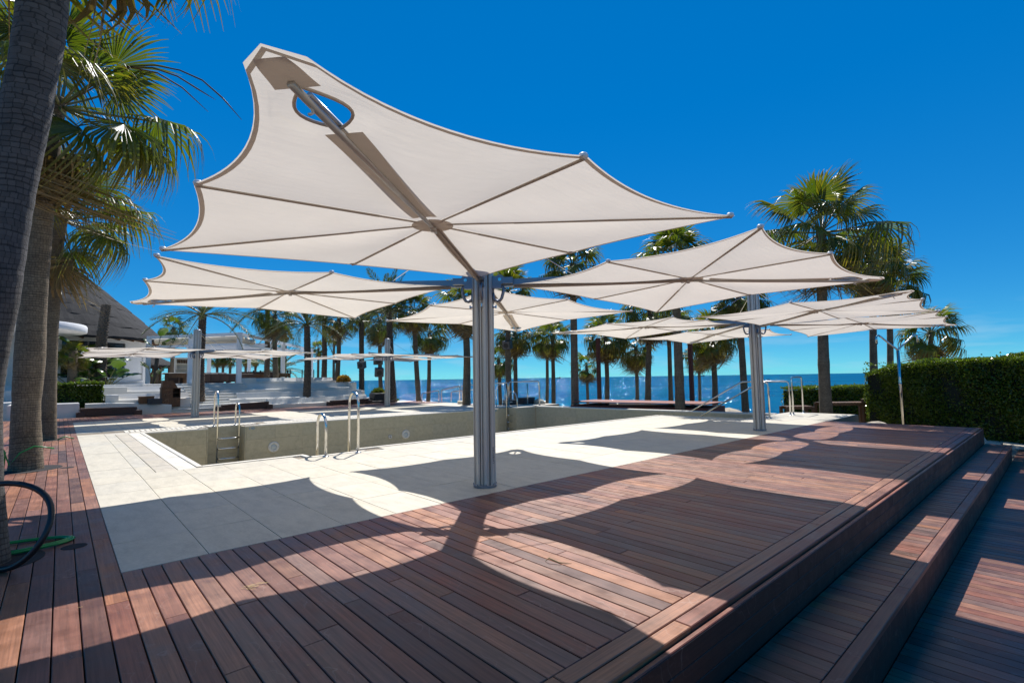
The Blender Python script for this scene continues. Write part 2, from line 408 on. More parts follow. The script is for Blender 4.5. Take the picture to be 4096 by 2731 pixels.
# fascia: a thin ledge strip and three boards, leaning out a little
run_boards(deck, 'fascia_strip', M['wood_x'], 1.300, 1.328, -.06, -.022, XT-3.6, 15.10)
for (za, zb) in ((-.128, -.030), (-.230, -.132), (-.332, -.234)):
    run_boards(deck, 'fascia_board', M['wood_shade'], 1.296, 1.356, za, zb, XT-3.6, 15.10, (2.0, 3.4), .003)
for k in range(26):   # end face of the deck
    y0 = 1.30+PW*k
    m = MB(); m.box(15.10, 15.125, y0+.003, y0+PW-.003, -.8, -.002); m.build('end_board', M['wood_shade'], deck)

# ================================================================ step and lower deck
step = MB(); step.box(-2.6, 15.08, 0.90, 1.294, -.84, -.375); step = step.build('step', M['under'])
tag(step, 'long hardwood step running below the deck edge', 'step', kind='structure')
fs = Field(step, 'plank', M['wood'], M['wood_st'], 300)
i = 0
while 0.9+PW*(i+1) < 15.10:
    x0 = 0.9+PW*i; fs.put(x0+.003, x0+PW-.003, 0.952, 1.292, -.36, -.335); i += 1
fs.done('planks')
run_boards(step, 'edge_board', M['wood_x'], 0.866, 0.947, -.37, -.333, -1.0, 15.10)
run_boards(step, 'riser_board', M['wood_shade'], 0.872, 0.898, -.47, -.374, -1.0, 15.10)
run_boards(step, 'riser_board', M['wood_shade'], 0.884, 0.900, -.65, -.475, -1.0, 15.10)
low = MB(); low.box(1.0, 17.4, -3.2, 0.899, -.86, -.70); low = low.build('lower_deck', M['under'])
tag(low, 'lower hardwood deck at the foot of the step', 'deck', kind='structure')
fl = Field(low, 'plank', M['wood'], M['wood_st'], 300)
i = 0
while 2.2+PW*(i+1) < 17.42:
    x0 = 2.2+PW*i
    cu = [-3.2, -1.0+0.1*rnd.randint(-5, 5), 0.880]
    for a, c in zip(cu, cu[1:]): fl.put(x0+.003, x0+PW-.003, a+.002, c-.002, -.675, -.65)
    i += 1
fl.done('planks')

# ================================================================ tiled terrace
TX, TY = 0.511, 0.775
terr = MB()
for q in ((XT, 14.45, 4.30, 8.46), (XT, 3.11, 8.46, 8.75), (3.66+.42, 14.19, 8.46, 8.75), (XT, 1.56, 8.75, 15.85), (XT, 15.52, 16.40, 22.26), (XT, 3.02, 15.86, 16.4), (3.97, 13.40, 15.86, 16.4), (14.38, 15.40, 15.86, 16.4), (14.45, 18.0, 4.30, 6.2), (15.40, 17.6, 16.2, 17.9)):
    terr.box(q[0], q[1], q[2], q[3], -1.2, -.014)
terr = terr.build('terrace', M['grout']); tag(terr, 'pale beige tiled terrace around the empty pool', 'terrace', kind='structure')
ft = Field(terr, 'tile', M['tile'], M['tile_st'], 300, .002)
def tl(x0, x1, y0, y1, g=.002): ft.put(x0+g, x1-g, y0+g, y1-g, -.016, 0)
for i in range(28):
    x0 = XT+TX*i; x1 = min(x0+TX, 14.30)
    for j in range(6):
        y0 = 4.30+TY*j; y1 = min(y0+TY, 8.70)
        if y1 > 8.44 and x1 > 3.11 and x0 < 4.08: y1 = 8.40
        if y1 > 8.1 and x0 < 1.55 and x1 > 1.56 - .2: pass
        tl(x0, x1, y0, y1)
for i in range(7):
    x0 = 14.30+TX*i; x1 = min(x0+TX, 18.0)
    for j in range(3):
        y0 = 4.30+TY*j; y1 = min(y0+TY, 6.2); tl(x0, x1, y0, y1)
y = 8.70
while y < 15.9:
    tl(XT, .852, y, min(y+TY, 15.9)); tl(.852, 1.048, y, min(y+TY, 15.9)); y += TY
for i in range(30):
    x0 = XT+TX*i; x1 = min(x0+TX, 15.4)
    if x0 > 15.3: continue
    for j in range(7):
        y0 = 17.02+TY*j; y1 = min(y0+TY, 22.255)
        if y0 < 22.2: tl(x0, x1, y0, y1)
    tl(x0, x1, 15.9, 16.40) if not ((x1 > 3.0 and x0 < 3.98) or (x1 > 13.35 and x0 < 14.4)) else tl(x0, x1, 16.42, 16.44)
for i in range(5):
    x0 = 15.4+TX*i
    for j in range(3): tl(x0, min(x0+TX, 17.6), 16.2+.56*j, 16.2+.56*(j+1))
ft.done('tiles')
# slabs of the overflow channel along the left end of the pool, and slab course beside it
fdn = Field(terr, 'channel_slab', M['drain'], M['drain'], 300, .002)
y = 8.62
while y < 15.9:
    fdn.put(1.054, 1.306, y+.003, min(y+.36, 15.92)-.003, -.016, .001); y += .36
fdn.done()
fsl = Field(terr, 'edge_slab', M['coping'], M['coping'], 300, .002)
y = 8.70
while y < 15.9:
    fsl.put(1.316, 1.545, y+.002, min(y+.775, 15.92)-.002, -.016, 0); y += .775
fsl.done()
# slotted drain grate along the far side of the pool
gr = MB()
for (xa, xb) in ((1.30, 3.05), (3.2, 4.4), (4.75, 12.9), (13.0, 15.2)):
    x = xa
    while x < xb:
        gr.box(x, x+.088, 16.46, 16.98, -.03, .001); x += .115
grate = gr.build('drain_grate', M['coping'], terr); tag(grate, kind='stuff')

# ================================================================ empty pool
pool = MB()
pool.box(1.3, 17.2, 5.9, 16.6, -1.75, -1.55)
pool = pool.build('pool', M['pooltile']); tag(pool, 'empty beige tiled swimming pool with ladders', 'pool', kind='structure')
def wall_panels(x0, y0, x1, y1, zt, zb, nx, rows=4, th=.03, name='wall_panel', mat='pooltile'):
    p0 = Vector((x0, y0, 0)); p1 = Vector((x1, y1, 0)); L = (p1-p0).length; a = math.atan2(y1-y0, x1-x0)
    hh = (zt-zb)/rows
    for r_ in range(rows):
        for k in range(nx):
            m = MB(); w_ = L/nx
            m.box(-w_/2+.0015, w_/2-.0015, 0, th, -hh/2+.0015, hh/2-.0015)
            c = p0.lerp(p1, (k+.5)/nx)
            m.build(name, M[mat], pool, loc=(c.x, c.y, zb+hh*(r_+.5)+0), rz=a)
def backing(x0, y0, x1, y1, zt, zb, off=.03, th=.2):
    p0 = Vector((x0, y0)); p1 = Vector((x1, y1)); t = (p1-p0).normalized(); n_ = Vector((-t.y, t.x))
    m = MB(); q = [p0+n_*off, p1+n_*off, p1+n_*(off+th), p0+n_*(off+th)]
    m.add([(v.x, v.y, zb) for v in q]+[(v.x, v.y, zt) for v in q], [(3,2,1,0),(4,5,6,7),(0,1,5,4),(1,2,6,5),(2,3,7,6),(3,0,4,7)])
    return m.build('wall_core', M['grout'], pool)
ZB = -1.55
for (x0, y0, x1, y1, nx) in ((1.62, 15.78, 3.005, 15.78, 2), (3.985, 15.75, 13.385, 15.75, 12), (14.395, 15.68, 15.5, 15.68, 1), (15.5, 15.66, 16.5, 6.15, 9),
                             (3.08, 16.3, 3.91, 16.3, 1), (13.46, 16.2, 14.32, 16.2, 1)):
    wall_panels(x0, y0, x1, y1, -.012, ZB, nx); backing(x0+(.01 if y0 == y1 else 0), y0, x1-(.01 if y0 == y1 else 0), y1, -.02, ZB, .035, .1)
# notch cheeks, left end wall, near walls (they face away from the camera or edge-on)
for (x0, y0, x1, y1, nx) in ((3.04, 15.782, 3.04, 16.3, 1), (3.95, 16.3, 3.95, 15.752, 1), (13.42, 15.752, 13.42, 16.2, 1), (14.36, 16.2, 14.36, 15.682, 1),
                             (1.62, 8.82, 1.62, 15.78, 7), (14.19, 8.80, 3.9, 8.80, 10), (3.1, 8.80, 1.62, 8.80, 2), (14.45, 6.2, 14.19, 8.80, 2), (16.5, 6.15, 14.45, 6.15, 2), (4.08, 8.47, 3.11, 8.47, 1)):
    wall_panels(x0, y0, x1, y1, -.012, ZB, nx, 3)
    if abs(y0-y1) > 1 or abs(x0-x1) > 1: backing(x0, y0, x1, y1, -.02, ZB, .034, .03)
# coping lip
def lip(x0, y0, x1, y1, wd=.085, z=.012, off=0.0):
    p0 = Vector((x0, y0)); p1 = Vector((x1, y1)); t = (p1-p0).normalized(); n_ = Vector((-t.y, t.x)); L = (p1-p0).length
    k = max(1, round(L/.9))
    for i in range(k):
        m = MB(); w_ = L/k; m.chbox(-w_/2+.001, w_/2-.001, -.006+off, wd+off, -.026-z, 0, .004)
        c = p0.lerp(p1, (i+.5)/k); m.build('coping', M['coping'], pool, loc=(c.x, c.y, z), rz=math.atan2(t.y, t.x))
lip(1.62, 15.78, 3.04, 15.78); lip(3.95, 15.75, 13.42, 15.75); lip(14.36, 15.68, 15.5, 15.68, .3); lip(15.5, 15.66, 16.5, 6.15, .30, .02)
lip(1.62, 8.74, 1.62, 15.86, .07); lip(14.19, 8.80, 4.06, 8.80); lip(3.12, 8.80, 1.62, 8.80); lip(4.06, 8.47, 3.12, 8.47); lip(3.12, 8.47, 3.12, 8.72, .07); lip(14.45, 6.2, 14.19, 8.80, .07)
# entry steps at the right end
for k in range(5):
    m = MB(); m.box(14.5, 16.4, 6.2+.38*k, 6.58+.38*k, -1.5, -.22-.26*k); m.build('pool_step', M['pooltile'], pool)
# fittings on the far wall
def ring_disc(name, x, z, r_out, r_in, mats):
    t = empty(name, (x, 15.745, z))
    def prof(pr, nm, mt):
        m = MB(); n_ = 28; vs = []
        for (r_, y_) in pr:
            for j in range(n_): a = 2*math.pi*j/n_; vs.append((r_*math.cos(a), -y_, r_*math.sin(a)))
        m.add(vs, [(i*n_+j, i*n_+(j+1)%n_, (i+1)*n_+(j+1)%n_, (i+1)*n_+j) for i in range(len(pr)-1) for j in range(n_)])
        m.build(nm, mt, t, smooth=True)
    prof([(r_out, 0.0), (r_out, .02), (r_out*.93, .032), (r_in*1.12, .034), (r_in, .02), (r_in, .004)], 'rim', mats[0])
    prof([(r_in*.98, .012), (r_in*.8, .02), (r_in*.4, .026), (0.001, .028)], 'lens', mats[1])
    for a in (0.0, math.pi/2, math.pi, -math.pi/2):
        m = MB(); rr = (r_out+r_in)/2; m.tube([(rr*math.cos(a), -.030, rr*math.sin(a)), (rr*math.cos(a), -.040, rr*math.sin(a))], .007, 6); m.build('screw', M['black'], t)
    return t
M['lens'] = plain('light_lens', (0.42, 0.47, 0.48), 0.15)
t = ring_disc('pool_light', 4.72, -.655, .155, .085, (M['white'], M['lens'])); tag(t, 'round white pool light on the far pool wall, left of the pair near the ladder', 'pool light', 'round lights in the far pool wall')
t = ring_disc('pool_light', 9.11, -.667, .155, .085, (M['white'], M['lens'])); tag(t, 'round white pool light on the far pool wall beside the small nozzle', 'pool light', 'round lights in the far pool wall')
t = ring_disc('pool_nozzle', 8.50, -.70, .065, .022, (M['white'], M['black'])); tag(t, 'small round white inlet nozzle on the far pool wall', 'nozzle')
def text(name, body, size, mat, M4, parent=None, extr=0.001):
    c = bpy.data.curves.new(name, 'FONT'); c.body = body; c.size = size; c.extrude = extr; c.align_x = 'LEFT'
    o = bpy.data.objects.new(name, c); c.materials.append(mat); col.objects.link(o)
    if parent: o.parent = parent
    o.matrix_local = M4
    dg = bpy.context.evaluated_depsgraph_get(); me = bpy.data.meshes.new_from_object(o.evaluated_get(dg)); mw = o.matrix_local.copy()
    bpy.data.objects.remove(o); o = mesh_obj(name, me, parent); o.matrix_local = mw
    return o
M['blue_paint'] = plain('blue_depth_paint', (0.03, 0.22, 0.42), 0.5)
FRONT = Matrix(((1,0,0,0),(0,0,-1,0),(0,1,0,0),(0,0,0,1)))
o = text('depth_number', '140', .105, M['blue_paint'], Matrix.Translation((4.04, 15.747, -.105)) @ FRONT, pool)
o = text('depth_number', '120', .085, M['blue_paint'], Matrix.Translation((13.20, 15.747, -.09)) @ FRONT, pool)
# ================================================================ quad cantilever parasols
def parasol(px, py, tilt, label, org=(0, 0), detail=2):
    root = empty('quad_parasol', (px, py, 0)); tag(root, label, 'parasol', 'four-armed canopy parasols around the pool')
    # mast: four fluted aluminium extrusions round a core
    prof = []
    N = 192
    for k in range(N):
        a = 2*math.pi*k/N
        q = (a-R(34)+math.pi/4) % (math.pi/2)-math.pi/4      # angle from the nearest arm slot
        e = math.pi/4-abs(q); r_ = .128
        if abs(q) < .09: r_ = .112
        elif abs(q) < .20: r_ = .086
        elif abs(q) < .27: r_ = .118
        if e < .10: r_ = .090
        elif .20 < e < .235: r_ = .121
        prof.append((r_*math.cos(a), r_*math.sin(a)))
    m = MB(); vs = [(x, y, .03) for x, y in prof]+[(x, y, 3.2) for x, y in prof]
    m.add(vs, [(k, (k+1) % N, N+(k+1) % N, N+k) for k in range(N)]+[tuple(range(N-1, -1, -1)), tuple(N+k for k in range(N))])
    mast = m.build('mast', M['alu'], root)
    m = MB(); m.lathe([(.001, .0), (.135, .0), (.135, .026), (.128, .032), (.001, .032)], 40)
    for k in range(8):
        a = k*math.pi/4+.2; m.cyl((.131*math.cos(a), .131*math.sin(a)), .008, .03, .045, 6)
    m.build('base_plate', M['alu_dark'], root, sharp=R(40))
    m = MB(); m.lathe([(.001, 3.235), (.09, 3.23), (.12, 3.215), (.124, 3.2), (.001, 3.2)], 32); m.build('mast_cap', M['alu_dark'], root, smooth=True)
    d, a_, b_ = 2.451, 2.126, 1.48
    ZI, ZO, ZC, ZMI, ZMO, ZH = 2.401, 2.28, 2.306, 2.37, 2.34, 2.3825
    for dr, (yw, ts, tt) in tilt.items():
        s_ = Vector((dr[0], dr[1], 0))/math.sqrt(2); t_ = Vector((-s_.y, s_.x, 0))
        cy, sy = math.cos(yw), math.sin(yw)
        def L(S, T, Z, org=org):
            Z2 = Z+ts*(S-d)+tt*T
            S2 = S*cy-T*sy; T2 = S*sy+T*cy
            v = s_*S2+t_*T2
            return Vector((v.x+org[0], v.y+org[1], Z2))
        tips = []    # eight rib tips, starting at the outer corner, counter-clockwise in (s,t)
        for k in range(8):
            an = k*math.pi/4
            rr = a_ if k % 2 == 0 else b_
            z = {0: ZO, 1: ZMO, 2: ZC, 3: ZMI, 4: ZI, 5: ZMI, 6: ZC, 7: ZMO}[k]
            tips.append((d+rr*math.cos(an), rr*math.sin(an), z))
        hub = Vector((d, 0, ZH))
        def edge(k, v):
            A = Vector(tips[k]); B = Vector(tips[(k+1) % 8])
            P = A.lerp(B, v); sag = .115*(4*v*(1-v))
            n_ = Vector((B.y-A.y, A.x-B.x, 0)).normalized()
            if n_.dot(Vector((hub.x-P.x, hub.y-P.y, 0))) < 0: n_ = -n_
            # blunt, rounded tip where the panel meets the outer or side corner
            P = P+n_*sag
            # the outer corner is blunt: two soft lobes side by side
            if k in (0, 7):
                vv = v if k == 0 else 1-v
                o_ = .085*(1-math.exp(-vv/.015))*math.exp(-vv/.24)
                P.y += o_ if k == 0 else -o_
                P.x += .03*math.sin(math.pi*min(1, vv/.05))
            P.z += -.022*4*v*(1-v)
            return P
        # opening near the outer corner
        H0, H1, HW = .735, .888, .105
        def hole(u):
            if u <= H0 or u >= H1: return 0.0
            q = (u-H0)/(H1-H0); return HW*math.sin(math.pi*min(1, q**.85))
        NU, NV = (36, 18) if detail > 1 else (14, 8)
        c = MB()
        us = [((i/NU)) for i in range(NU+1)]
        HQ = [H0+(H1-H0)*(1-math.cos(math.pi*i/16))/2 for i in range(17)]
        us = sorted(set([round(u, 4) for u in us if not H0-.012 < u < H1+.012]+HQ))
        def surf(k, u, v):
            E = edge(k, v); P = hub.lerp(E, u)
            P.z -= .05*math.sin(math.pi*u)*math.sin(math.pi*v)*(0.6+.4*u)
            if k in (0, 7):
                w_ = hole((P.x-d)/a_)
                if w_:
                    side = 1 if k == 0 else -1
                    P.y += side*w_*max(0.0, 1-abs(P.y)/.42)*min(1.0, (1-u)/.11)
            return P
        for k in range(8):
            base = len(c.v)
            for u in us:
                for j in range(NV+1): c.v.append(tuple(L(*surf(k, u, j/NV))))
            W = NV+1
            for i in range(len(us)-1):
                for j in range(NV):
                    c.f.append((base+i*W+j, base+(i+1)*W+j, base+(i+1)*W+j+1, base+i*W+j+1)); c.m.append(0)
        canopy = c.build('canopy', M['canvas'], root, smooth=True)
        # hem tape along the edge
        h = MB()
        for k in range(8):
            pts = []
            nseg = 14
            for j in range(nseg+1):
                v = j/nseg; P = edge(k, v); pts.append(L(*(hub.lerp(P, .997))))
            Pin = [L(*(hub.lerp(edge(k, j/nseg), 1-.030/ max(.3, (edge(k, j/nseg)-hub).length)))) for j in range(nseg+1)]
            for j in range(nseg):
                dz = Vector((0, 0, -.006))
                h.add([pts[j]+dz, pts[j+1]+dz, Pin[j+1]+dz, Pin[j]+dz], [(0,1,2,3)])
        h.build('hem', M['canvas2'], canopy, fix=False)
        # ribs in pockets, thin rod then canvas sleeve
        for k in range(8):
            T = Vector(tips[k]); dv = T-hub; ln = dv.length
            rb = MB()
            def at(q, dz): P = hub.lerp(T, q); return L(P.x, P.y, P.z+dz)
            perp = Vector((-dv.y, dv.x, 0)).normalized()
            def strip(q0, q1, wd, dz, n_=10, wob=0.0, wd2=None):
                A = []; B_ = []
                for i in range(n_+1):
                    q = q0+(q1-q0)*i/n_; P = hub.lerp(T, q); ww = wd if wd2 is None else wd+(wd2-wd)*(i/n_)**1.4; o_ = perp*(ww/2)*(1+wob*math.sin((9 if wd2 is None else 60)*q+k))
                    A.append(L(P.x+o_.x, P.y+o_.y, P.z+dz)); B_.append(L(P.x-o_.x, P.y-o_.y, P.z+dz))
                for i in range(n_): rb.add([A[i], A[i+1], B_[i+1], B_[i]], [(0,1,2,3)])
            if k == 0:
                sleeves = []
                strip(.10, H0-.015, .165, -.014, 16, .03); sleeves.append(rb); rb = MB()     # wide doubled sleeve
                strip(H1+.008, .98, .17, -.02, 12, .05, .10); sleeves.append(rb); rb = MB()
                for rb in sleeves: rb.build('sleeve', M['canvas2'], canopy, fix=False)
                r2 = MB(); r2.tube([at(.02, -.03), at(.4, -.034), at(H1+.03, -.03)], .015, 8); r2.tube([at(H0-.03, -.012)+Vector((0, 0, .02)), at(H1-.03, -.0)], .011, 6)
                r2.tube([at(H1-.03, -.03), at(H1-.045, -.055), at(H1-.03, -.075)], .006, 5)
                r2.build('rib', M['alu'], canopy, smooth=True)
                hb = MB()
                for sgn in (1, -1):
                    kk = 0 if sgn > 0 else 7
                    pts = []
                    for u in HQ:
                        vv = 0.0 if kk == 0 else 1.0
                        P = surf(kk, u, vv); pts.append(L(P.x, P.y, P.z-.005))
                    hb.tube(pts, .007, 6)
                hb.build('vent_tape', M['canvas2'], canopy, smooth=True)
                continue
            if k == 4:
                strip(.03, .985, .085, -.016, 14, .08); rb.build('sleeve', M['canvas2'], canopy, fix=False)
                r2 = MB(); r2.tube([at(.0, -.03), at(.5, -.034), at(.97, -.03)], .017, 8); r2.build('rib', M['canvas2'], canopy, smooth=True)
                continue
            strip(.30 if k % 2 else .26, .985, .030, -.013, 10, .06)
            rb.tube([at(.05, -.012), at(.3, -.012)], .0065, 6); rb.tube([at(.28, -.012), at(.99, -.010)], .008, 6)
            rb.build('rib', M['canvas2'], canopy, fix=False)
            tp = MB(); q = at(.985, .006); tp.lathe([(.001, .016), (.02, .012), (.026, 0), (.02, -.014), (.001, -.018)], 10, q); tp.build('rib_cap', M['white_metal'], canopy, smooth=True)
        hd = MB(); nn = 28; vs = []
        for j in range(nn): an = 2*math.pi*j/nn; vs.append(L(d+.150*math.cos(an), .150*math.sin(an), ZH-.020))
        vs.append(L(d, 0, ZH-.026))
        hd.add(vs, [(j, (j+1) % nn, nn) for j in range(nn)]); hd.build('hub_disc', M['canvas2'], canopy, fix=False)
        hd = MB(); q = L(d-.02, 0, ZH-.03); hd.lathe([(.001, -.03), (.018, -.03), (.024, -.01), (.024, .02), (.001, .02)], 10, q)
        hd.tube([L(d+.06, .0, ZH-.028), L(d-.1, 0, ZH-.045)], .012, 6); hd.build('hub_clip', M['alu'], canopy, smooth=True)
        # steel arm above the canopy
        ar = MB(); arm_pts = ((.20, 2.405, 2.492, .030), (1.2, 2.43, 2.50, .028), (2.47, 2.432, 2.48, .022))
        vs = []
        for (S_, z0, z1, hw) in arm_pts:
            for (T_, z_) in ((-hw, z0), (hw, z0), (hw, z1), (-hw, z1)):
                p = L(S_, T_, z_-.03); vs.append(p)
        fs_ = []
        for i in range(2):
            for j in range(4): fs_.append((i*4+j, i*4+(j+1) % 4, (i+1)*4+(j+1) % 4, (i+1)*4+j))
        fs_ += [(3, 2, 1, 0), (8, 9, 10, 11)]
        ar.add(vs, fs_); ar.tube([L(d, 0, 2.46), L(d, 0, ZH-.01)], .03, 10)
        arm = ar.build('arm', M['alu_dark'], root)
        # stay cable from the mast head to the arm
        st = MB(); pA = s_*.125; st.tube([(pA.x, pA.y, 3.10), L(1.12, 0, 2.475)], .0055, 6)
        st.build('stay_cable', M['steel'], root)
        # hinge bracket with a loop handle
        bk = MB()
        def plate(S0, z0, r_, th, n_=18):
            vs = []
            for side in (-th, th):
                for j in range(n_):
                    an = 2*math.pi*j/n_; p = s_*(S0+r_*math.cos(an))+t_*side; vs.append((p.x, p.y, z0+r_*math.sin(an)))
            bk.add(vs, [tuple(range(n_-1, -1, -1)), tuple(range(n_, 2*n_))]+[(j, (j+1) % n_, n_+(j+1) % n_, n_+j) for j in range(n_)])
        plate(.205, 2.425, .058, .036)
        def bar(S0, S1, z0, z1, hw):
            P = [(S0, -hw, z0), (S1, -hw, z0), (S1, hw, z0), (S0, hw, z0), (S0, -hw, z1), (S1, -hw, z1), (S1, hw, z1), (S0, hw, z1)]
            vs = []
            for (S_, T_, z_) in P: q = s_*S_+t_*T_; vs.append((q.x, q.y, z_))
            bk.add(vs, [(3,2,1,0),(4,5,6,7),(0,1,5,4),(1,2,6,5),(2,3,7,6),(3,0,4,7)])
        bar(.205, .36, 2.378, 2.452, .0365); bar(.11, .22, 2.32, 2.47, .030)
        brk = bk.build('bracket', M['alu_dark'], arm)
        hn = MB(); pts = []
        for (S_, z_) in ((.13, 2.34), (.235, 2.345), (.250, 2.33), (.243, 2.27), (.225, 2.205), (.205, 2.178), (.175, 2.170), (.148, 2.178), (.125, 2.20), (.122, 2.27)):
            q = s_*S_; pts.append((q.x, q.y, z_))
        hn.tube(pts, .019, 8); hn.build('handle', M['alu_dark'], arm, smooth=True)
        q = s_*.205
        for sd in (-1, 1):
            pn = MB(); p0 = q+t_*(.034*sd); p1 = q+t_*(.044*sd); pn.tube([(p0.x, p0.y, 2.425), (p1.x, p1.y, 2.425)], .02, 14); pn.build('hinge_pin', M['steel'], arm)
        cr = MB(); q0 = s_*.12; q1 = s_*.155
        cr.tube([(q0.x, q0.y, 2.10), (q1.x, q1.y, 2.10)], .012, 8); cr.tube([(q1.x, q1.y, 2.085), (q1.x, q1.y, 2.125)], .009, 8); cr.build('cleat', M['steel'], root)
        # strap under the arm pocket
        sp = MB(); q = s_*.128
        sp.tube([(q.x, q.y, 2.33), (q.x, q.y, 2.14)], .010, 6); sp.build('tension_strap', M['canvas2'], arm)
    return root, mast
DR = [(-1,-1), (1,-1), (-1,1), (1,1)]
FIT1 = dict(zip(DR, [(-.036,-.004,.018), (-.049,.011,-.021), (-.033,.007,.005), (-.055,-.015,-.011)]))
FIT2 = dict(zip(DR, [(.038,.038,.008), (.042,.008,-.029), (.034,-.006,.017), (.014,-.007,-.01)]))
FIT3 = dict(zip(DR, [(.02,.0,.004), (-.02,.004,-.004), (.01,-.006,.004), (-.01,.0,.0)]))
FIT4 = dict(zip(DR, [(-.02,.004,-.004), (.02,.0,.006), (-.01,.0,-.004), (.01,-.004,.0)]))
p1, mast1 = parasol(3.718, 4.62, FIT1, 'cream four-canopy parasol whose fluted mast is the largest, at the near edge of the tiles', (.043, .067))
p2, mast2 = parasol(11.672, 4.676, FIT2, 'cream four-canopy parasol on the tile edge in front of the hedge and sea handrails', (-.055, .011))
parasol(3.713, 21.556, FIT3, 'cream four-canopy parasol at the far side of the pool, in front of the white steps', detail=1)
parasol(11.55, 21.67, FIT4, 'cream four-canopy parasol at the far side of the pool, against the sea', detail=1)
M['emboss'] = plain('embossed_lettering', (0.10, 0.10, 0.105), 0.5, 0.6)
# maker's lettering running up the mast flutes
for mst, ang in ((mast1, R(-77)), (mast2, R(-77))):
    nx = Vector((math.cos(ang), math.sin(ang), 0)); up_ = Vector((0, 0, 1)); rt_ = up_.cross(nx)
    MM = Matrix(((up_.x, -rt_.x, nx.x, nx.x*.129+rt_.x*.014), (up_.y, -rt_.y, nx.y, nx.y*.129+rt_.y*.014), (up_.z, -rt_.z, nx.z, .27), (0, 0, 0, 1)))
    text('lettering', 'UMBROSA', .042, M['emboss'], MM, mst, .0005)
# ================================================================ palms
def W(D, lat, z=0.0):
    p = d0*D+r0*lat; return Vector((p.x, p.y, z))
def frond_mat(name, stops, tip, trans=0.35, rough=0.38):
    m, nt, n, l, b = newmat(name); out = n['Material Output']
    oi = n.new('ShaderNodeObjectInfo'); at = n.new('ShaderNodeAttribute'); at.attribute_name = 'tipf'
    gi = n.new('ShaderNodeNewGeometry')
    rv = math_(n, l, 'FRACT', math_(n, l, 'ADD', oi.outputs['Random'], math_(n, l, 'MULTIPLY', gi.outputs['Random Per Island'], .55)))
    r = ramp(n, stops); l.new(rv, r.inputs[0])
    tr = ramp(n, [(0.55, 0.0), (0.95, 1.0)]); l.new(at.outputs['Fac'], tr.inputs[0])
    k = math_(n, l, 'MULTIPLY', tr.outputs[0], math_(n, l, 'ADD', math_(n, l, 'MULTIPLY', oi.outputs['Random'], .7), .25), True)
    c = mixc(n, l, r.outputs[0], tip, k)
    l.new(c, b.inputs['Base Color']); setin(b, Roughness=rough); b.inputs['Specular IOR Level'].default_value = 0.6
    t = n.new('ShaderNodeBsdfTranslucent'); c2 = mixc(n, l, c, (1.5, 1.6, 0.5), 1.0, 'MULTIPLY'); l.new(c2, t.inputs[0])
    mx = n.new('ShaderNodeMixShader'); mx.inputs[0].default_value = trans
    l.new(b.outputs[0], mx.inputs[1]); l.new(t.outputs[0], mx.inputs[2]); l.new(mx.outputs[0], out.inputs[0])
    return m
M['fan_green'] = frond_mat('fan_frond_green', [(0, (0.055, 0.085, 0.012)), (0.35, (0.095, 0.120, 0.013)), (0.7, (0.050, 0.080, 0.014)), (1, (0.165, 0.150, 0.014))], (0.20, 0.13, 0.04), 0.42)
M['fan_dry'] = frond_mat('fan_frond_dry', [(0, (0.14, 0.09, 0.035)), (0.5, (0.20, 0.13, 0.055)), (1, (0.10, 0.075, 0.03))], (0.24, 0.17, 0.09), 0.25, 0.6)
M['date_green'] = frond_mat('date_frond_green', [(0, (0.045, 0.070, 0.022)), (0.5, (0.060, 0.090, 0.026)), (1, (0.075, 0.095, 0.022))], (0.13, 0.11, 0.04), 0.28)
M['petiole'] = plain('petiole', (0.13, 0.13, 0.035), 0.4)
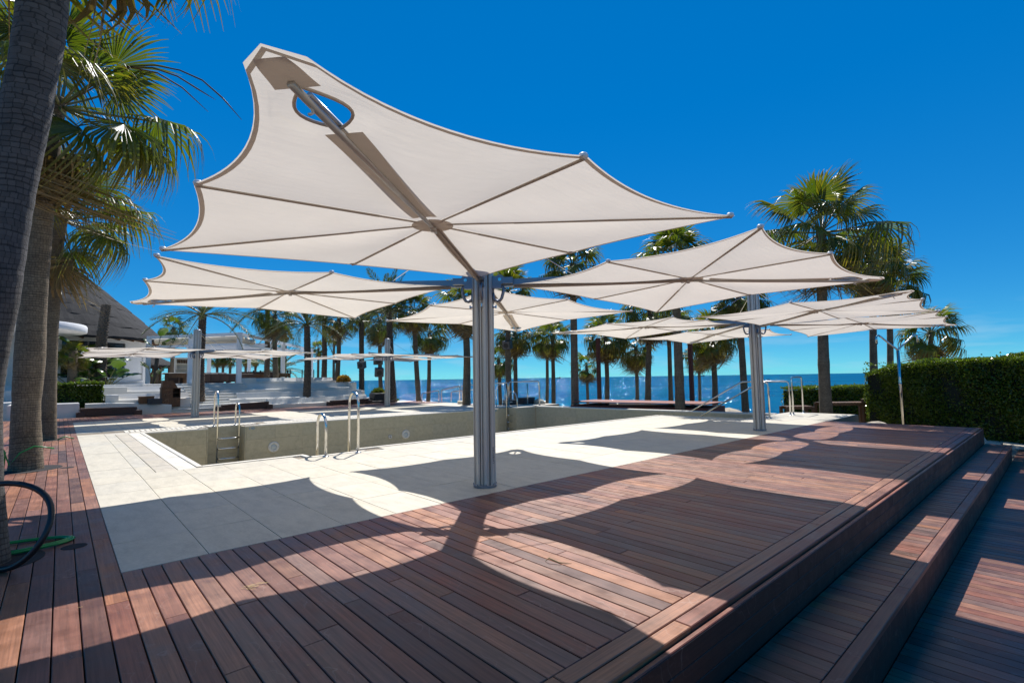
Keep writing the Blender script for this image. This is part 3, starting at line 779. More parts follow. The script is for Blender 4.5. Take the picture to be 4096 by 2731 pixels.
def trunk_mat(name, ca, cb, rings=27.0, cracks=25.0):
    m, nt, n, l, b = newmat(name); tc = n.new('ShaderNodeTexCoord')
    sx = n.new('ShaderNodeSeparateXYZ'); l.new(tc.outputs['Object'], sx.inputs[0])
    ang = math_(n, l, 'ARCTAN2', sx.outputs[1], sx.outputs[0])
    wob = noise(n, l, 1.7, 4, 0.6, tc.outputs['Object'])
    zz = math_(n, l, 'MULTIPLY', math_(n, l, 'ADD', sx.outputs[2], math_(n, l, 'MULTIPLY', wob.outputs[0], .16)), rings)
    row = math_(n, l, 'FLOOR', zz)
    wn_ = n.new('ShaderNodeTexWhiteNoise'); wn_.noise_dimensions = '1D'; l.new(row, wn_.inputs['W'])
    fr_ = math_(n, l, 'FRACT', zz)
    thr = math_(n, l, 'MULTIPLY', wn_.outputs[0], .34)
    rg_ = math_(n, l, 'MULTIPLY', math_(n, l, 'GREATER_THAN', fr_, math_(n, l, 'ADD', thr, .03)), 1.0)
    wb2 = noise(n, l, 7.0, 3, .6, tc.outputs['Object'])
    uu = math_(n, l, 'ADD', math_(n, l, 'MULTIPLY', ang, cracks/6.283), math_(n, l, 'MULTIPLY', math_(n, l, 'ADD', wn_.outputs[0], math_(n, l, 'MULTIPLY', wb2.outputs[0], 2.2)), .6))
    fu = math_(n, l, 'FRACT', uu)
    cg_ = math_(n, l, 'GREATER_THAN', fu, .13)
    wn2 = n.new('ShaderNodeTexWhiteNoise'); wn2.noise_dimensions = '2D'; cvv = n.new('ShaderNodeCombineXYZ'); l.new(row, cvv.inputs[0]); l.new(math_(n, l, 'FLOOR', uu), cvv.inputs[1]); l.new(cvv.outputs[0], wn2.inputs['Vector'])
    ra_ = math_(n, l, 'ADD', math_(n, l, 'MULTIPLY', rg_, .55), .45); rb_ = math_(n, l, 'ADD', math_(n, l, 'MULTIPLY', cg_, .5), .5)
    cell = math_(n, l, 'ADD', math_(n, l, 'MULTIPLY', wn2.outputs[0], .35), .72)
    big = noise(n, l, 2.0, 5, .65, tc.outputs['Object']); rb = ramp(n, [(0.3, ca), (0.7, cb)]); l.new(big.outputs[0], rb.inputs[0])
    g = math_(n, l, 'MULTIPLY', math_(n, l, 'MULTIPLY', ra_, rb_), cell)
    c = mixc(n, l, rb.outputs[0], g, 1.0, 'MULTIPLY'); l.new(c, b.inputs['Base Color']); setin(b, Roughness=.85)
    fine = noise(n, l, 90, 3, .6, tc.outputs['Object'])
    bump(n, l, b, math_(n, l, 'ADD', g, math_(n, l, 'MULTIPLY', fine.outputs[0], .3)), .9, .02)
    return m
M['fan_trunk'] = trunk_mat('fan_palm_trunk', (0.15, 0.107, 0.064), (0.27, 0.205, 0.132))
M['fan_trunk_grey'] = trunk_mat('fan_palm_trunk_grey', (0.060, 0.055, 0.052), (0.135, 0.122, 0.112), 25, 26)
M['date_trunk'] = plain('date_palm_trunk', (0.095, 0.070, 0.048), 0.9, nscale=14, namt=.5, bumps=.6)

def set_tip(me, vals):
    a = me.attributes.new('tipf', 'FLOAT', 'POINT'); a.data.foreach_set('value', vals)
def fan_mesh(name, pet, rad, nseg, span, droop, fold, mats, seed, detail=2, ragged=.15, limp=0.0):
    rg = random.Random(seed); b = MB(); tips = []
    def addv(v, t): b.v.append(tuple(v)); tips.append(t); return len(b.v)-1
    # petiole, gently arched
    k = 6; base = len(b.v); b.mi = 1
    pts = [Vector((pet*i/k, 0, .10*pet*math.sin(math.pi*i/k*.5)*(i/k) - .02)) for i in range(k+1)]
    b.tube(pts, [.024-.010*i/k for i in range(k+1)], 5); tips += [0.0]*(len(b.v)-base)
    b.mi = 0
    H = pts[-1]
    secs = [0.03, .32, .60, .74, .87, 1.0] if detail > 1 else [0.05, .5, .78, 1.0]
    for s in range(nseg):
        ph = (-span/2+span*(s+.5)/nseg)
        dph = span/nseg
        R_ = rad*(1-.22*(abs(ph)/(span/2))**2)*(1+rg.uniform(-ragged, ragged*.4))
        dz = rg.uniform(-.06, .06); tw = rg.uniform(-.10, .10); dd = droop*(1+rg.uniform(-.35, .45))
        L_ = []
        for q in secs:
            r_ = R_*q
            dist = max(0.0, q-.42)/.58
            z = -fold*abs(math.sin(ph))*r_*.55 - dd*rad*dist**2.0 + dz*r_*q - limp*r_*q
            rr = r_*(1-.42*min(1.0, dd)*dist**2)
            ang = ph+tw*dist
            hw = min(math.tan(dph/2)*r_*1.02, math.tan(dph/2)*R_*.58) if q < .6 else math.tan(dph/2)*R_*.55*max(.06, (1-q)/.45)
            c_ = Vector((H.x+rr*math.cos(ang), rr*math.sin(ang), H.z+z))
            n_ = Vector((-math.sin(ang), math.cos(ang), 0))
            pl = .35*hw
            L_.append((c_-n_*hw+Vector((0, 0, pl)), c_+Vector((0, 0, -pl)), c_+n_*hw+Vector((0, 0, pl)), q))
        prev = None
        for (a_, c_, d_, q) in L_:
            if detail > 1: cur = (addv(a_, q), addv(c_, q), addv(d_, q))
            else: cur = (addv(a_, q), addv(d_, q))
            if prev:
                for j in range(len(cur)-1): b.f.append((prev[j], cur[j], cur[j+1], prev[j+1])); b.m.append(0)
            prev = cur
    me = b.mesh(name, mats, False, False); set_tip(me, tips)
    return me
def date_mesh(name, ln, nl, arch, mats, seed, leaf=.42):
    rg = random.Random(seed); b = MB(); tips = []
    k = 9; P = []
    for i in range(k+1):
        q = i/k; P.append(Vector((ln*(q-.10*q*q*arch), 0, ln*(.34*q-.62*arch*q*q))))
    b.mi = 1; b.tube(P, [.026*(1-.85*i/k)+.003 for i in range(k+1)], 4); tips += [0.0]*len(b.v); b.mi = 0
    for i in range(nl):
        q = .14+.86*i/nl; x = q*k; j = min(k-1, int(x)); p = P[j].lerp(P[j+1], x-j); t = (P[j+1]-P[j]).normalized()
        for s in (-1, 1):
            L_ = leaf*(math.sin(math.pi*min(1, .12+q*.86))**.6)*rg.uniform(.8, 1.1)
            d_ = (t*rg.uniform(.55, .85)+Vector((0, s*rg.uniform(.55, .8), rg.uniform(.05, .5)))).normalized()
            sag = Vector((0, 0, -.16*L_)); w_ = t.cross(d_).normalized()*.013
            wn_ = Vector((0, 0, 1)).cross(d_).normalized()*.016
            a = len(b.v); m_ = p+d_*L_*.5
            b.v += [tuple(p), tuple(m_+wn_), tuple(m_-wn_), tuple(p+d_*L_+sag)]
            b.f += [(a, a+1, a+3, a+2)]; b.m += [0]; tips += [0, .4, .4, 1]
    me = b.mesh(name, mats, False, False); set_tip(me, tips)
    return me
FG = [M['fan_green'], M['petiole']]; FD = [M['fan_dry'], M['fan_dry']]
fan_hi = [fan_mesh('frond', 1.05, .92, 44, R(290), .34, .35, FG, 1), fan_mesh('frond', 1.2, .98, 46, R(300), .62, .5, FG, 2),
          fan_mesh('frond', .95, .90, 42, R(265), .14, .3, FG, 3), fan_mesh('frond', 1.15, .95, 44, R(290), .85, .6, FG, 4)]
dry_hi = [fan_mesh('dry_frond', .9, .95, 30, R(210), .9, 1.0, FD, 5, ragged=.35, limp=.2), fan_mesh('dry_frond', .8, .9, 26, R(180), 1.2, 1.2, FD, 6, ragged=.4, limp=.3)]
fan_lo = [fan_mesh('frond', 1.0, .92, 26, R(285), .4, .4, FG, 11, 1), fan_mesh('frond', 1.1, .95, 26, R(295), .75, .6, FG, 12, 1), fan_mesh('frond', .95, .90, 24, R(260), .2, .3, FG, 13, 1)]
dry_lo = [fan_mesh('dry_frond', .85, .95, 18, R(200), 1.0, 1.1, FD, 15, 1, .35, .25)]
DG = [M['date_green'], M['petiole']]
date_fr = [date_mesh('frond', 2.5, 46, .75, DG, 21), date_mesh('frond', 2.7, 50, 1.0, DG, 22), date_mesh('frond', 2.3, 44, .45, DG, 23)]

def merged(items, name, mats):
    """one mesh out of (mesh, matrix) pairs, keeping tipf"""
    vs = []; fs = []; mi = []; tp = []
    for me, mx in items:
        b0 = len(vs); vs += [tuple(mx @ v.co) for v in me.vertices]
        for p in me.polygons: fs.append(tuple(b0+i for i in p.vertices)); mi.append(p.material_index)
        tp += [d.value for d in me.attributes['tipf'].data]
    me = bpy.data.meshes.new(name); me.from_pydata(vs, [], fs)
    for m in mats: me.materials.append(m)
    me.polygons.foreach_set('material_index', mi); set_tip(me, tp); me.update()
    return me
def crown_spec(rg, n_green, n_dry, lo=-42, hi=82):
    g = []; d_ = []
    for i in range(n_green):
        q = (i+.5)/n_green
        el = hi+(lo-hi)*q**.85+rg.uniform(-7, 7); az = i*2.39996+rg.uniform(-.25, .25); g.append((az, el, rg.uniform(.85, 1.1), q))
    for i in range(n_dry):
        el = rg.uniform(-84, -48); az = i*2.39996+rg.uniform(-.4, .4); d_.append((az, el, rg.uniform(.75, 1.0), 1))
    return g, d_
def fmx(az, el, sc, roll=0.0):
    return Matrix.Rotation(az, 4, 'Z') @ Matrix.Rotation(-R(el), 4, 'Y') @ Matrix.Rotation(roll, 4, 'X') @ Matrix.Diagonal((sc, sc, sc, 1))

def trunk_mesh(pts, rads, nside, nring, kind, seed):
    rg = random.Random(seed); b = MB()
    P = [Vector(p) for p in pts]
    def at(q):
        x = q*(len(P)-1); i = min(len(P)-2, int(x)); f = x-i
        p0, p1, p2, p3 = P[max(i-1, 0)], P[i], P[i+1], P[min(i+2, len(P)-1)]
        v = .5*((2*p1)+(p2-p0)*f+(2*p0-5*p1+4*p2-p3)*f*f+(3*p1-p0-3*p2+p3)*f**3)
        r_ = rads[i]+(rads[i+1]-rads[i])*f
        return v, r_
    H = (P[-1]-P[0]).length; ph = rg.uniform(0, 6.28)
    lumps = [(rg.uniform(0, H), rg.uniform(.12, .35), rg.uniform(-.035, .05)) for _ in range(int(H*1.2))]
    for i in range(nring+1):
        v, r_ = at(i/nring); zz = i/nring*H
        rj = rg.uniform(-.012, .012)
        lump = sum(a_*math.exp(-((zz-c_)/w_)**2) for c_, w_, a_ in lumps) if kind == 'fan' else 0
        for j in range(nside):
            an = 2*math.pi*j/nside
            if kind == 'fan': k_ = 1+rj+lump+.012*math.sin(3*an+ph+zz*1.3)+rg.uniform(-.006, .006)
            else:
                # spiralling stubs of cut leaf bases
                u_ = an/(2*math.pi)*8; w_ = zz/.115
                row = math.floor(w_); fu = (u_+.5*(row % 2)) % 1.0; fw = w_-row
                k_ = .86+.26*(1-abs(fu-.5)*2)*(fw**.8)+rg.uniform(-.03, .03)
            b.v.append((v.x+r_*k_*math.cos(an), v.y+r_*k_*math.sin(an), v.z))
    for i in range(nring):
        for j in range(nside):
            b.f.append((i*nside+j, i*nside+(j+1) % nside, (i+1)*nside+(j+1) % nside, (i+1)*nside+j)); b.m.append(0)
    b.f.append(tuple(nring*nside+j for j in range(nside))); b.m.append(0)
    return b

PALMG = {'fan': 'fan palms along the seafront', 'date': 'date palms by the white terraces'}
def palm(kind, label, pts, rads, crown, hi=False, seed=0, n_green=26, n_dry=12, scale=1.0, group=None, tmat=None, sep=True, lo=-42, name=None, face=None):
    rg = random.Random(seed*17+3)
    base = Vector(pts[0])
    root = empty(name or ('fan_palm' if kind == 'fan' else 'date_palm'), base); tag(root, label, 'palm tree', group or PALMG[kind])
    loc = [Vector(p)-base for p in pts]
    H = (loc[-1]-loc[0]).length
    tb = trunk_mesh(loc, rads, 28 if hi else (16 if kind == 'fan' else 40), max(20, int(H*(26 if hi else (10 if kind == 'fan' else 26)))), kind, seed)
    tb.build('trunk', M[tmat or ('fan_trunk' if kind == 'fan' else 'date_trunk')], root, smooth=(kind == 'fan'))
    top = Vector(crown)-base
    if kind == 'fan':
        g, d_ = crown_spec(rg, n_green, n_dry, lo); src = fan_hi if hi else fan_lo; dsrc = dry_hi if hi else dry_lo; mats = FG; mats2 = FD
    else:
        g, d_ = crown_spec(rg, n_green, 0, lo); src = date_fr; dsrc = []; mats = DG; mats2 = DG
    def pick(q):
        if kind == 'date': return src[0 if .3 < q < .7 else (2 if q <= .3 else 1)]
        if len(src) == 4: return src[2] if q < .25 else (src[0] if q < .5 else (src[1] if q < .78 else src[3]))
        return src[2] if q < .25 else (src[0] if q < .6 else src[1])
    ig = [(pick(q), Matrix.Translation(top) @ fmx(az, el, sc*scale, rg.uniform(-.5, .5))) for az, el, sc, q in g]
    idr = [(rg.choice(dsrc), Matrix.Translation(top+Vector((0, 0, -rg.uniform(0, .35)*scale))) @ fmx(az, el, sc*scale, rg.uniform(-.5, .5))) for az, el, sc, q in d_] if dsrc else []
    if sep:
        for me, mx in ig+idr:
            o = bpy.data.objects.new(me.name.split('.')[0], me); link(o, root); o.matrix_local = mx
    else:
        me = merged(ig, 'crown', mats); o = mesh_obj('crown', me, root)
        if idr:
            me = merged(idr, 'dry_skirt', mats2); o = mesh_obj('dry_skirt', me, root)
    return root

# --- three big fan palms at the left edge of the frame
LG = 'big fan palms in the planked strip'
A_pts = [(-0.363, 5.181, -0.15), (-0.396, 5.211, 0.53), (-0.425, 5.237, 1.08), (-0.409, 5.222, 1.51), (-0.378, 5.195, 1.9), (-0.336, 5.157, 2.62), (-0.265, 5.093, 3.39), (-0.211, 5.043, 4.18), (-0.19, 5.03, 6.0)]
palm('fan', 'dark grey fan palm trunk filling the left edge, leaning over the deck', A_pts, [.165, .120, .115, .125, .132, .140, .146, .147, .14], (-0.19, 5.03, 6.05), True, 1, 20, 5, 1.0, LG, 'fan_trunk_grey')
B_pts = [(-0.331, 10.476, -0.15), (-0.346, 10.491, 0.29), (-0.372, 10.511, 0.88), (-0.362, 10.505, 1.6), (-0.359, 10.502, 2.55), (-0.337, 10.482, 3.33), (-0.312, 10.46, 4.3), (-0.263, 10.415, 5.2), (-0.213, 10.37, 5.75)]
palm('fan', 'thick brown fan palm, the middle trunk of the three in the planked strip', B_pts, [.215, .185, .166, .172, .165, .154, .146, .138, .125], (-0.19, 10.35, 5.65), True, 2, 24, 7, 1.02, LG, 'fan_trunk')
C_pts = [(-0.172, 15.658, -0.15), (-0.189, 15.673, 0.62), (-0.206, 15.688, 1.48), (-0.213, 15.694, 2.64), (-0.20, 15.684, 3.6), (-0.19, 15.67, 4.4), (-0.13, 15.62, 5.2)]
palm('fan', 'fan palm farthest along the planked strip, slimmest of its three trunks', C_pts, [.175, .150, .142, .138, .133, .125, .115], (-0.1, 15.6, 5.15), True, 3, 20, 3, 1.02, LG, 'fan_trunk', lo=-30)

pB = [o for o in col.objects if o.name.startswith('fan_palm') and 'middle trunk' in o.get('label', '')][0]
def sky_pt(px, py, D):
    v = fw+rt*((px-2048)/1995.0)-up*((py-1365.5)/1995.0); v = v*(D/(v.x*d0.x+v.y*d0.y)); return Vector((v.x, v.y, v.z+1.25))
for pts in (((480, 268), (620, 262), (720, 282), (810, 322), (890, 392), (967, 480)), ((480, 272), (610, 272), (710, 306), (790, 356), (862, 400)), ((520, 270), (630, 292), (730, 352), (832, 447))):
    m = MB(); P = [sky_pt(x, y, 7.9-.25*i) for i, (x, y) in enumerate(pts)]
    m.tube([Vector((-.19, 10.35, 5.6))-pB.location]+[p-pB.location for p in P], [.012]*len(P)+[.003], 5); m.build('flower_stalk', M['fan_dry'], pB, smooth=True)
# --- seafront and terrace palms: kind, base, crown, trunk diameter, fronds, label
zS = -1.35
PAL = [
 ('date', (4.85, 27.0, -.1), (4.84, 27.0, 4.38), .42, 'date palm with knobbly trunk directly behind the far-left parasol mast', 26, 1.0),
 ('date', (9.55, 33.46, .6), (9.52, 33.49, 5.75), .36, 'knobbly date palm rising from the top white bench, left of a smooth trunk', 24, .95),
 ('fan', (9.57, 31.69, 1.1), (9.46, 31.79, 5.2), .30, 'smooth slim fan palm on the top white bench beside a knobbly date palm', 22, .85),
 ('date', (9.72, 27.07, -.1), (9.69, 27.1, 4.2), .40, 'thick dark date palm standing on the deck in front of the white benches', 26, .95),
 ('date', (12.2, 31.07, .6), (12.18, 31.08, 4.95), .36, 'date palm growing through the right half of the white benches', 24, .9),
 ('fan', (12.73, 30.33, 1.1), (12.79, 30.27, 5.15), .28, 'slim leaning fan palm beside the orange flowering bush', 20, .85),
 ('date', (13.97, 29.47, .3), (13.92, 29.51, 4.9), .36, 'date palm with a speaker at the right end of the white benches', 24, .9),
 ('date', (14.26, 26.05, -.1), (14.07, 26.23, 5.2), .42, 'tall date palm behind the middle parasol mast with broad arching crown', 30, 1.15),
 ('fan', (16.82, 32.25, -.3), (16.65, 32.41, 5.3), .30, 'dark fan palm carrying two speakers left of the middle parasol mast', 22, .95),
 ('fan', (15.95, 25.9, zS), (15.68, 26.16, 5.4), .30, 'leaning fan palm between the middle parasol and the sloping handrails', 22, .95),
 ('fan', (21.7, 34.2, zS), (21.85, 34.04, 4.9), .32, 'fan palm with a shaggy skirt beyond the first sloping handrail', 22, 1.1),
 ('fan', (14.58, 19.47, -.1), (14.57, 19.49, 4.75), .34, 'thick dark fan palm just left of the large mast', 26, 1.0),
 ('fan', (26.1, 30.2, zS), (25.94, 30.34, 2.71), .30, 'short leaning fan palm right of the large mast, behind the pool ladder', 20, .9),
 ('fan', (18.47, 20.72, -.3), (18.5, 20.69, 6.1), .32, 'tall fan palm with a loudspeaker on its trunk behind the pool ladder', 26, 1.05),
 ('fan', (23.75, 25.99, zS), (23.77, 25.97, 4.3), .30, 'dark fan palm standing behind the one with the loudspeaker', 22, 1.0),
 ('fan', (29.79, 28.92, zS), (29.95, 28.78, 4.4), .27, 'left trunk of a close pair of slim fan palms against the open sea', 20, 1.0),
 ('fan', (25.5, 24.01, zS), (25.52, 23.99, 4.1), .28, 'right trunk of a close pair of slim fan palms against the open sea', 20, .95),
 ('fan', (18.46, 15.97, -.3), (18.5, 15.94, 6.75), .35, 'tall thick fan palm at the left end of the red boarded platform', 28, 1.0),
 ('fan', (36.34, 29.9, zS), (36.34, 29.9, 2.31), .30, 'small low fan palm seen left of a rusty post', 18, 1.0),
 ('fan', (26.89, 20.51, zS), (26.93, 20.47, 3.9), .30, 'fan palm just right of the first rusty post', 22, 1.0),
 ('fan', (31.8, 21.46, zS), (31.83, 21.43, 3.3), .28, 'slim fan palm with hanging leaves midway between the two rusty posts', 20, 1.0),
 ('fan', (24.11, 15.62, zS), (24.38, 15.38, 4.9), .32, 'right-leaning fan palm behind the red platform', 24, 1.0),
 ('fan', (30.06, 17.65, zS), (30.1, 17.61, 5.3), .30, 'fan palm with a slightly bent trunk left of the second thick trunk', 22, 1.0),
 ('fan', (18.3, 10.35, -.4), (18.3, 10.36, 5.9), .36, 'very thick fan palm at the right end of the red platform', 30, 1.1),
 ('fan', (40.63, 21.2, zS), (40.74, 21.1, 2.9), .28, 'little fan palm close behind the second rusty post', 18, 1.0),
 ('fan', (26.89, 13.11, zS), (26.89, 13.11, 3.3), .32, 'dark fan palm left of the right-hand parasol mast', 24, .95),
 ('fan', (24.57, 10.45, zS), (24.5, 10.5, 5.0), .34, 'fan palm crossed by the sloping handrails beside the right parasol mast', 26, .95),
 ('fan', (26.32, 5.7, -.9), (26.6, 5.45, 6.05), .36, 'fan palm left of two slim trunks rising behind the tall hedge', 26, 1.05),
 ('fan', (28.93, 5.72, -.9), (29.3, 5.4, 5.5), .34, 'fan palm right of two slim trunks rising behind the tall hedge', 24, 1.05),
 ('fan', (36.86, 5.1, -.9), (36.9, 5.06, 3.45), .32, 'windswept fan palm whose crown clears the top of the tall hedge', 22, 1.05),
]
for i, (kd, bs, cr, dia, lb, ng, sc) in enumerate(PAL):
    bs = Vector(bs); cr = Vector(cr); rg = random.Random(100+i)
    if bs.z < -.15 or i in (6, 8): bs.z = land_z(bs.x, bs.y)-.15
    fb = d0.dot(bs)/math.hypot(d0.dot(bs), r0.dot(bs))
    mid = bs.lerp(cr, .5)+Vector((rg.uniform(-.06, .06), rg.uniform(-.06, .06), 0))
    palm(kd, lb, [bs, bs.lerp(mid, .5), mid, mid.lerp(cr, .5), cr], [dia*f*fb for f in (.62, .53, .49, .46, .44)], cr+Vector((0, 0, .05)), False, 30+i, max(12, ng+rg.randint(-6, 4)), rg.randint(7, 17) if kd == 'fan' else 0, sc*rg.uniform(.9, 1.1),
         sep=(d0.dot(bs) < 25.5), lo=-45 if kd == 'fan' else -28)
palm('fan', 'tallest fan palm on the right, its whole crown standing above the parasols', [(19.0, 5.44, -.7), (19.0, 5.44, 1.0), (19.05, 5.40, 3.0), (19.1, 5.35, 4.8), (19.15, 5.31, 6.1)], [.215, .172, .155, .146, .142], (19.15, 5.31, 6.1), True, 77, 24, 12, 1.30)
# small far palms behind the pergola
for i, (D, px, zt, lb) in enumerate(((37, 688, 5.35, 'small far fan palm above the roof edge of the thatched house'), (60, 1140, 6.9, 'far fan palm behind the pergola, between two nearer trunks'), (56, 1334, 6.2, 'far fan palm behind the leaning palm near the flowering bush'),
        (60, 1272, 5.2, 'far low fan palm by the white end post of the pergola'), (56, 868, 3.9, 'far fan palm seen under the pergola, first from the left mast'), (56, 891, 4.1, 'far fan palm seen under the pergola beside its back post'),
        (56, 920, 4.0, 'far fan palm seen just left of the pergola corner post'), (56, 982, 4.0, 'far fan palm seen just right of the pergola corner post'), (60, 1021, 4.2, 'far fan palm seen between pergola corner post and first date palm'))):
    q = W(D, (px-2048)/1995*D, -1.35); c_ = q.copy(); c_.z = zt
    palm('fan', lb, [q, q.lerp(c_, .5), c_], [.17, .14, .13], c_, False, 200+i, 16, 3, .66, 'small fan palms far behind the pergola', sep=False)
q = W(45, (1120-2048)/1995*45, .3); c_ = q.copy(); c_.z = 2.2
palm('date', 'low wide date palm behind the tables under the pergola', [q, q.lerp(c_, .5), c_], [.5, .45, .4], c_, False, 240, 26, 0, 1.5, 'small fan palms far behind the pergola', sep=False, lo=-15)
# ================================================================ white terraces, steps, furniture on the far left
def stuc(name, boxes, label, cat, group=None, mat='white', kind=None):
    """one piece of masonry made of joined boxes (each box: x0,x1,y0,y1,z0,z1)"""
    m = MB()
    for q in boxes: m.chbox(*q, .018)
    o = m.build(name, M[mat]); tag(o, label, cat, group, kind); return o
def seat_tier(x0, x1, yf, ys, yb, zf, zs, zb, label, endL=0.0, endR=0.0, xb0=None):
    t = empty('tier_bench', ((x0+x1)/2, yf, zf)); tag(t, label, 'bench', 'white plastered bench tiers')
    cx, cy, cz = (x0+x1)/2, yf, zf
    m = MB(); m.chbox(x0-cx, x1-cx, 0, ys-cy+.6, -.6, zs-cz, .03); m.build('seat', M['white'], t)
    xb = xb0 if xb0 is not None else x0
    m = MB(); vs = [(xb-cx, ys-cy-.02, zs-cz-.02), (x1-cx, ys-cy-.02, zs-cz-.02), (x1-cx, ys-cy+.14, zb-cz), (xb-cx+.05, ys-cy+.14, zb-cz), (xb-cx, yb-cy, zs-cz-.3), (x1-cx, yb-cy, zs-cz-.3), (x1-cx, yb-cy, zb-cz), (xb-cx+.05, yb-cy, zb-cz)]
    m.add(vs, [(0,1,2,3), (3,2,6,7), (5,4,7,6), (0,3,7,4), (1,5,6,2), (0,4,5,1)]); m.build('backrest', M['white'], t)
    for s_, wd in ((-1, endL), (1, endR)):
        if wd:
            m = MB(); xa = x0-cx if s_ < 0 else x1-cx-wd
            m.chbox(xa-.004, xa+wd+.004, -.01, ys-cy+.3, -.5, zb-cz+.004, .03); m.build('end_block', M['white'], t)
    return t
seat_tier(7.46, 12.6, 25.42, 25.92, 26.3, 0, .185, .41, 'lowest white plastered bench tier, right of the steps')
seat_tier(6.04, 13.0, 26.9, 27.4, 27.9, .30, .455, .72, 'second white plastered bench tier from the deck, right of the steps', xb0=6.45)
seat_tier(7.04, 13.1, 28.4, 28.9, 29.4, .70, .88, 1.15, 'third white plastered bench tier from the deck, with an end block', endR=.30, xb0=7.1)
seat_tier(7.43, 10.9, 29.9, 30.4, 30.8, 1.10, 1.30, 1.47, 'topmost white plastered bench, left part beside the pergola post', endL=.55)
seat_tier(11.0, 12.5, 29.9, 30.4, 30.8, 1.10, 1.30, 1.47, 'topmost white plastered bench, short right part by the flowering bush', endL=.12)
seat_tier(1.40, 4.4, 26.6, 27.1, 27.5, .38, .60, .81, 'lower white bench tier between the clipped hedge and the carved cabinet', endL=.42)
seat_tier(1.40, 4.7, 28.6, 29.0, 29.5, .80, .93, 1.13, 'upper white bench tier under the thatched house wall', endL=.85)
# steps up to the pergola terrace
st = empty('terrace_steps', (5.4, 26.15, 0)); tag(st, 'broad white steps climbing from the deck to the pergola terrace', 'steps')
XL = [3.43, 3.62, 3.95, 4.28, 4.45, 4.5, 4.5, 4.5, 4.5, 4.5]; XR = [6.4, 6.3, 6.05, 6.05, 6.5, 7.0, 7.05, 7.1, 7.3, 7.36]
M['stone'] = plain('worn_white_stone', (0.62, 0.60, 0.55), .7, nscale=9, namt=.14)
for k in range(10):
    m = MB(); m.chbox(XL[k]-5.4, XR[k]-5.4, .35*k-.02, 4.2, .123*k-.3, .123*(k+1)-.045, .01); m.build('riser', M['white'], st)
    m = MB(); m.chbox(XL[k]-5.43, XR[k]-5.38, .35*k-.05, .35*k+.36, .123*(k+1)-.043, .123*(k+1), .012); m.build('tread', M['stone'], st)
# terrace masses behind
o = stuc('upper_terrace', [(-12, 13.6, 30.8, 54, -1.4, 1.23), (13.6, 17, 38, 54, -1.4, 1.229), (12.6, 15.6, 25.31, 27.6, -1.4, -.02), (3.0, 7.4, 29.7, 30.82, -1.4, 1.228), (-4.6, 4.4, 29.5, 30.82, -1.4, 1.05), (-4.6, 4.5, 27.5, 29.0, -1.4, .60), (4.4, 13.4, 26.3, 26.92, -1, .28), (7.2, 13.4, 27.9, 28.42, -1, .66), (7.4, 13.2, 29.4, 29.92, -1, 1.08)], 'white plastered terrace masses behind the benches and steps', 'terrace', mat='stone', kind='structure')
# curved low wall with the sofas before it
m = MB(); n_ = 24; vs = []
for i in range(n_+1):
    q = i/n_; x = .75+2.85*q; y = 25.98+.30*math.sin(math.pi*q)+.0; zt = .50-.17*q**2
    for (dy, z) in ((0, -.05), (0, zt-.02), (.02, zt), (.26, zt), (.28, zt-.02), (.28, -.05)): vs.append((x, y+dy, z))
m.add(vs, [(i*6+j, (i+1)*6+j, (i+1)*6+(j+1) % 6, i*6+(j+1) % 6) for i in range(n_) for j in range(6)]+[(0,1,2,3,4,5), tuple(n_*6+j for j in (5,4,3,2,1,0))])
o = m.build('low_wall', M['white']); tag(o, 'low white plastered wall curving behind the left brown sofa', 'wall')
t = empty('plinth', (.2, 26.1, 0)); tag(t, 'white plastered block with a recess painted dark beside the left sofa', 'plinth')
m = MB(); m.chbox(-1.6, .37, -.5, .9, -.05, .545, .02); m.build('block', M['white'], t)
m = MB(); m.box(.373, .376, -.3, .62, .22, .46); m.build('recess', M['black'], t)  # thin black plate on the face; its colour paints the recess shade
for z in (.30, .38):
    m = MB(); m.box(.376, .384, -.28, .6, z, z+.018); m.build('vent_slat', M['white_metal'], t)
M['wicker'] = plain('brown_wicker', (0.050, 0.026, 0.018), .55, nscale=70, namt=.55, bumps=.9)
def sofa(x0, x1, y, zl, zr, curve, label, arms=(1, 1)):
    t = empty('wicker_sofa', ((x0+x1)/2, y, 0)); tag(t, label, 'sofa', 'brown wicker sofas facing away from the pool deck')
    cx = (x0+x1)/2; n_ = 16; m = MB(); vs = []
    for i in range(n_+1):
        q = i/n_; x = x0+.1+(x1-x0-.25)*q-cx; yy = curve*math.sin(math.pi*q); zt = zl+(zr-zl)*q
        for (dy, z) in ((0, .02), (-.02, zt-.01), (.02, zt), (.10, zt), (.12, zt-.02), (.12, .02)): vs.append((x, yy+dy, z))
    m.add(vs, [(i*6+j, (i+1)*6+j, (i+1)*6+(j+1) % 6, i*6+(j+1) % 6) for i in range(n_) for j in range(6)]+[(0,1,2,3,4,5), tuple(n_*6+j for j in (5,4,3,2,1,0))])
    m.build('backrest', M['wicker'], t)
    m = MB(); m.chbox(x0-cx+.12, x1-cx-.2, .13, .75, .02, .17, .02); m.build('seat', M['wicker'], t)
    for s_, on in zip((-1, 1), arms):
        if on:
            xa = x0-cx-.02 if s_ < 0 else x1-cx-.24
            m = MB(); m.chbox(xa, xa+.26, -.05, .72, .0, .195, .015); m.build('arm', M['wicker'], t)
    return t
sofa(.50, 2.50, 25.42, .345, .325, .12, 'brown wicker sofa farthest left, in front of the low curved wall')
sofa(5.22, 7.42, 25.08, .265, .345, .05, 'brown wicker sofa in front of the steps and lowest bench, middle of the three')
sofa(10.15, 12.48, 25.2, .255, .285, .0, 'brown wicker sofa at the right end of the white bench tiers')
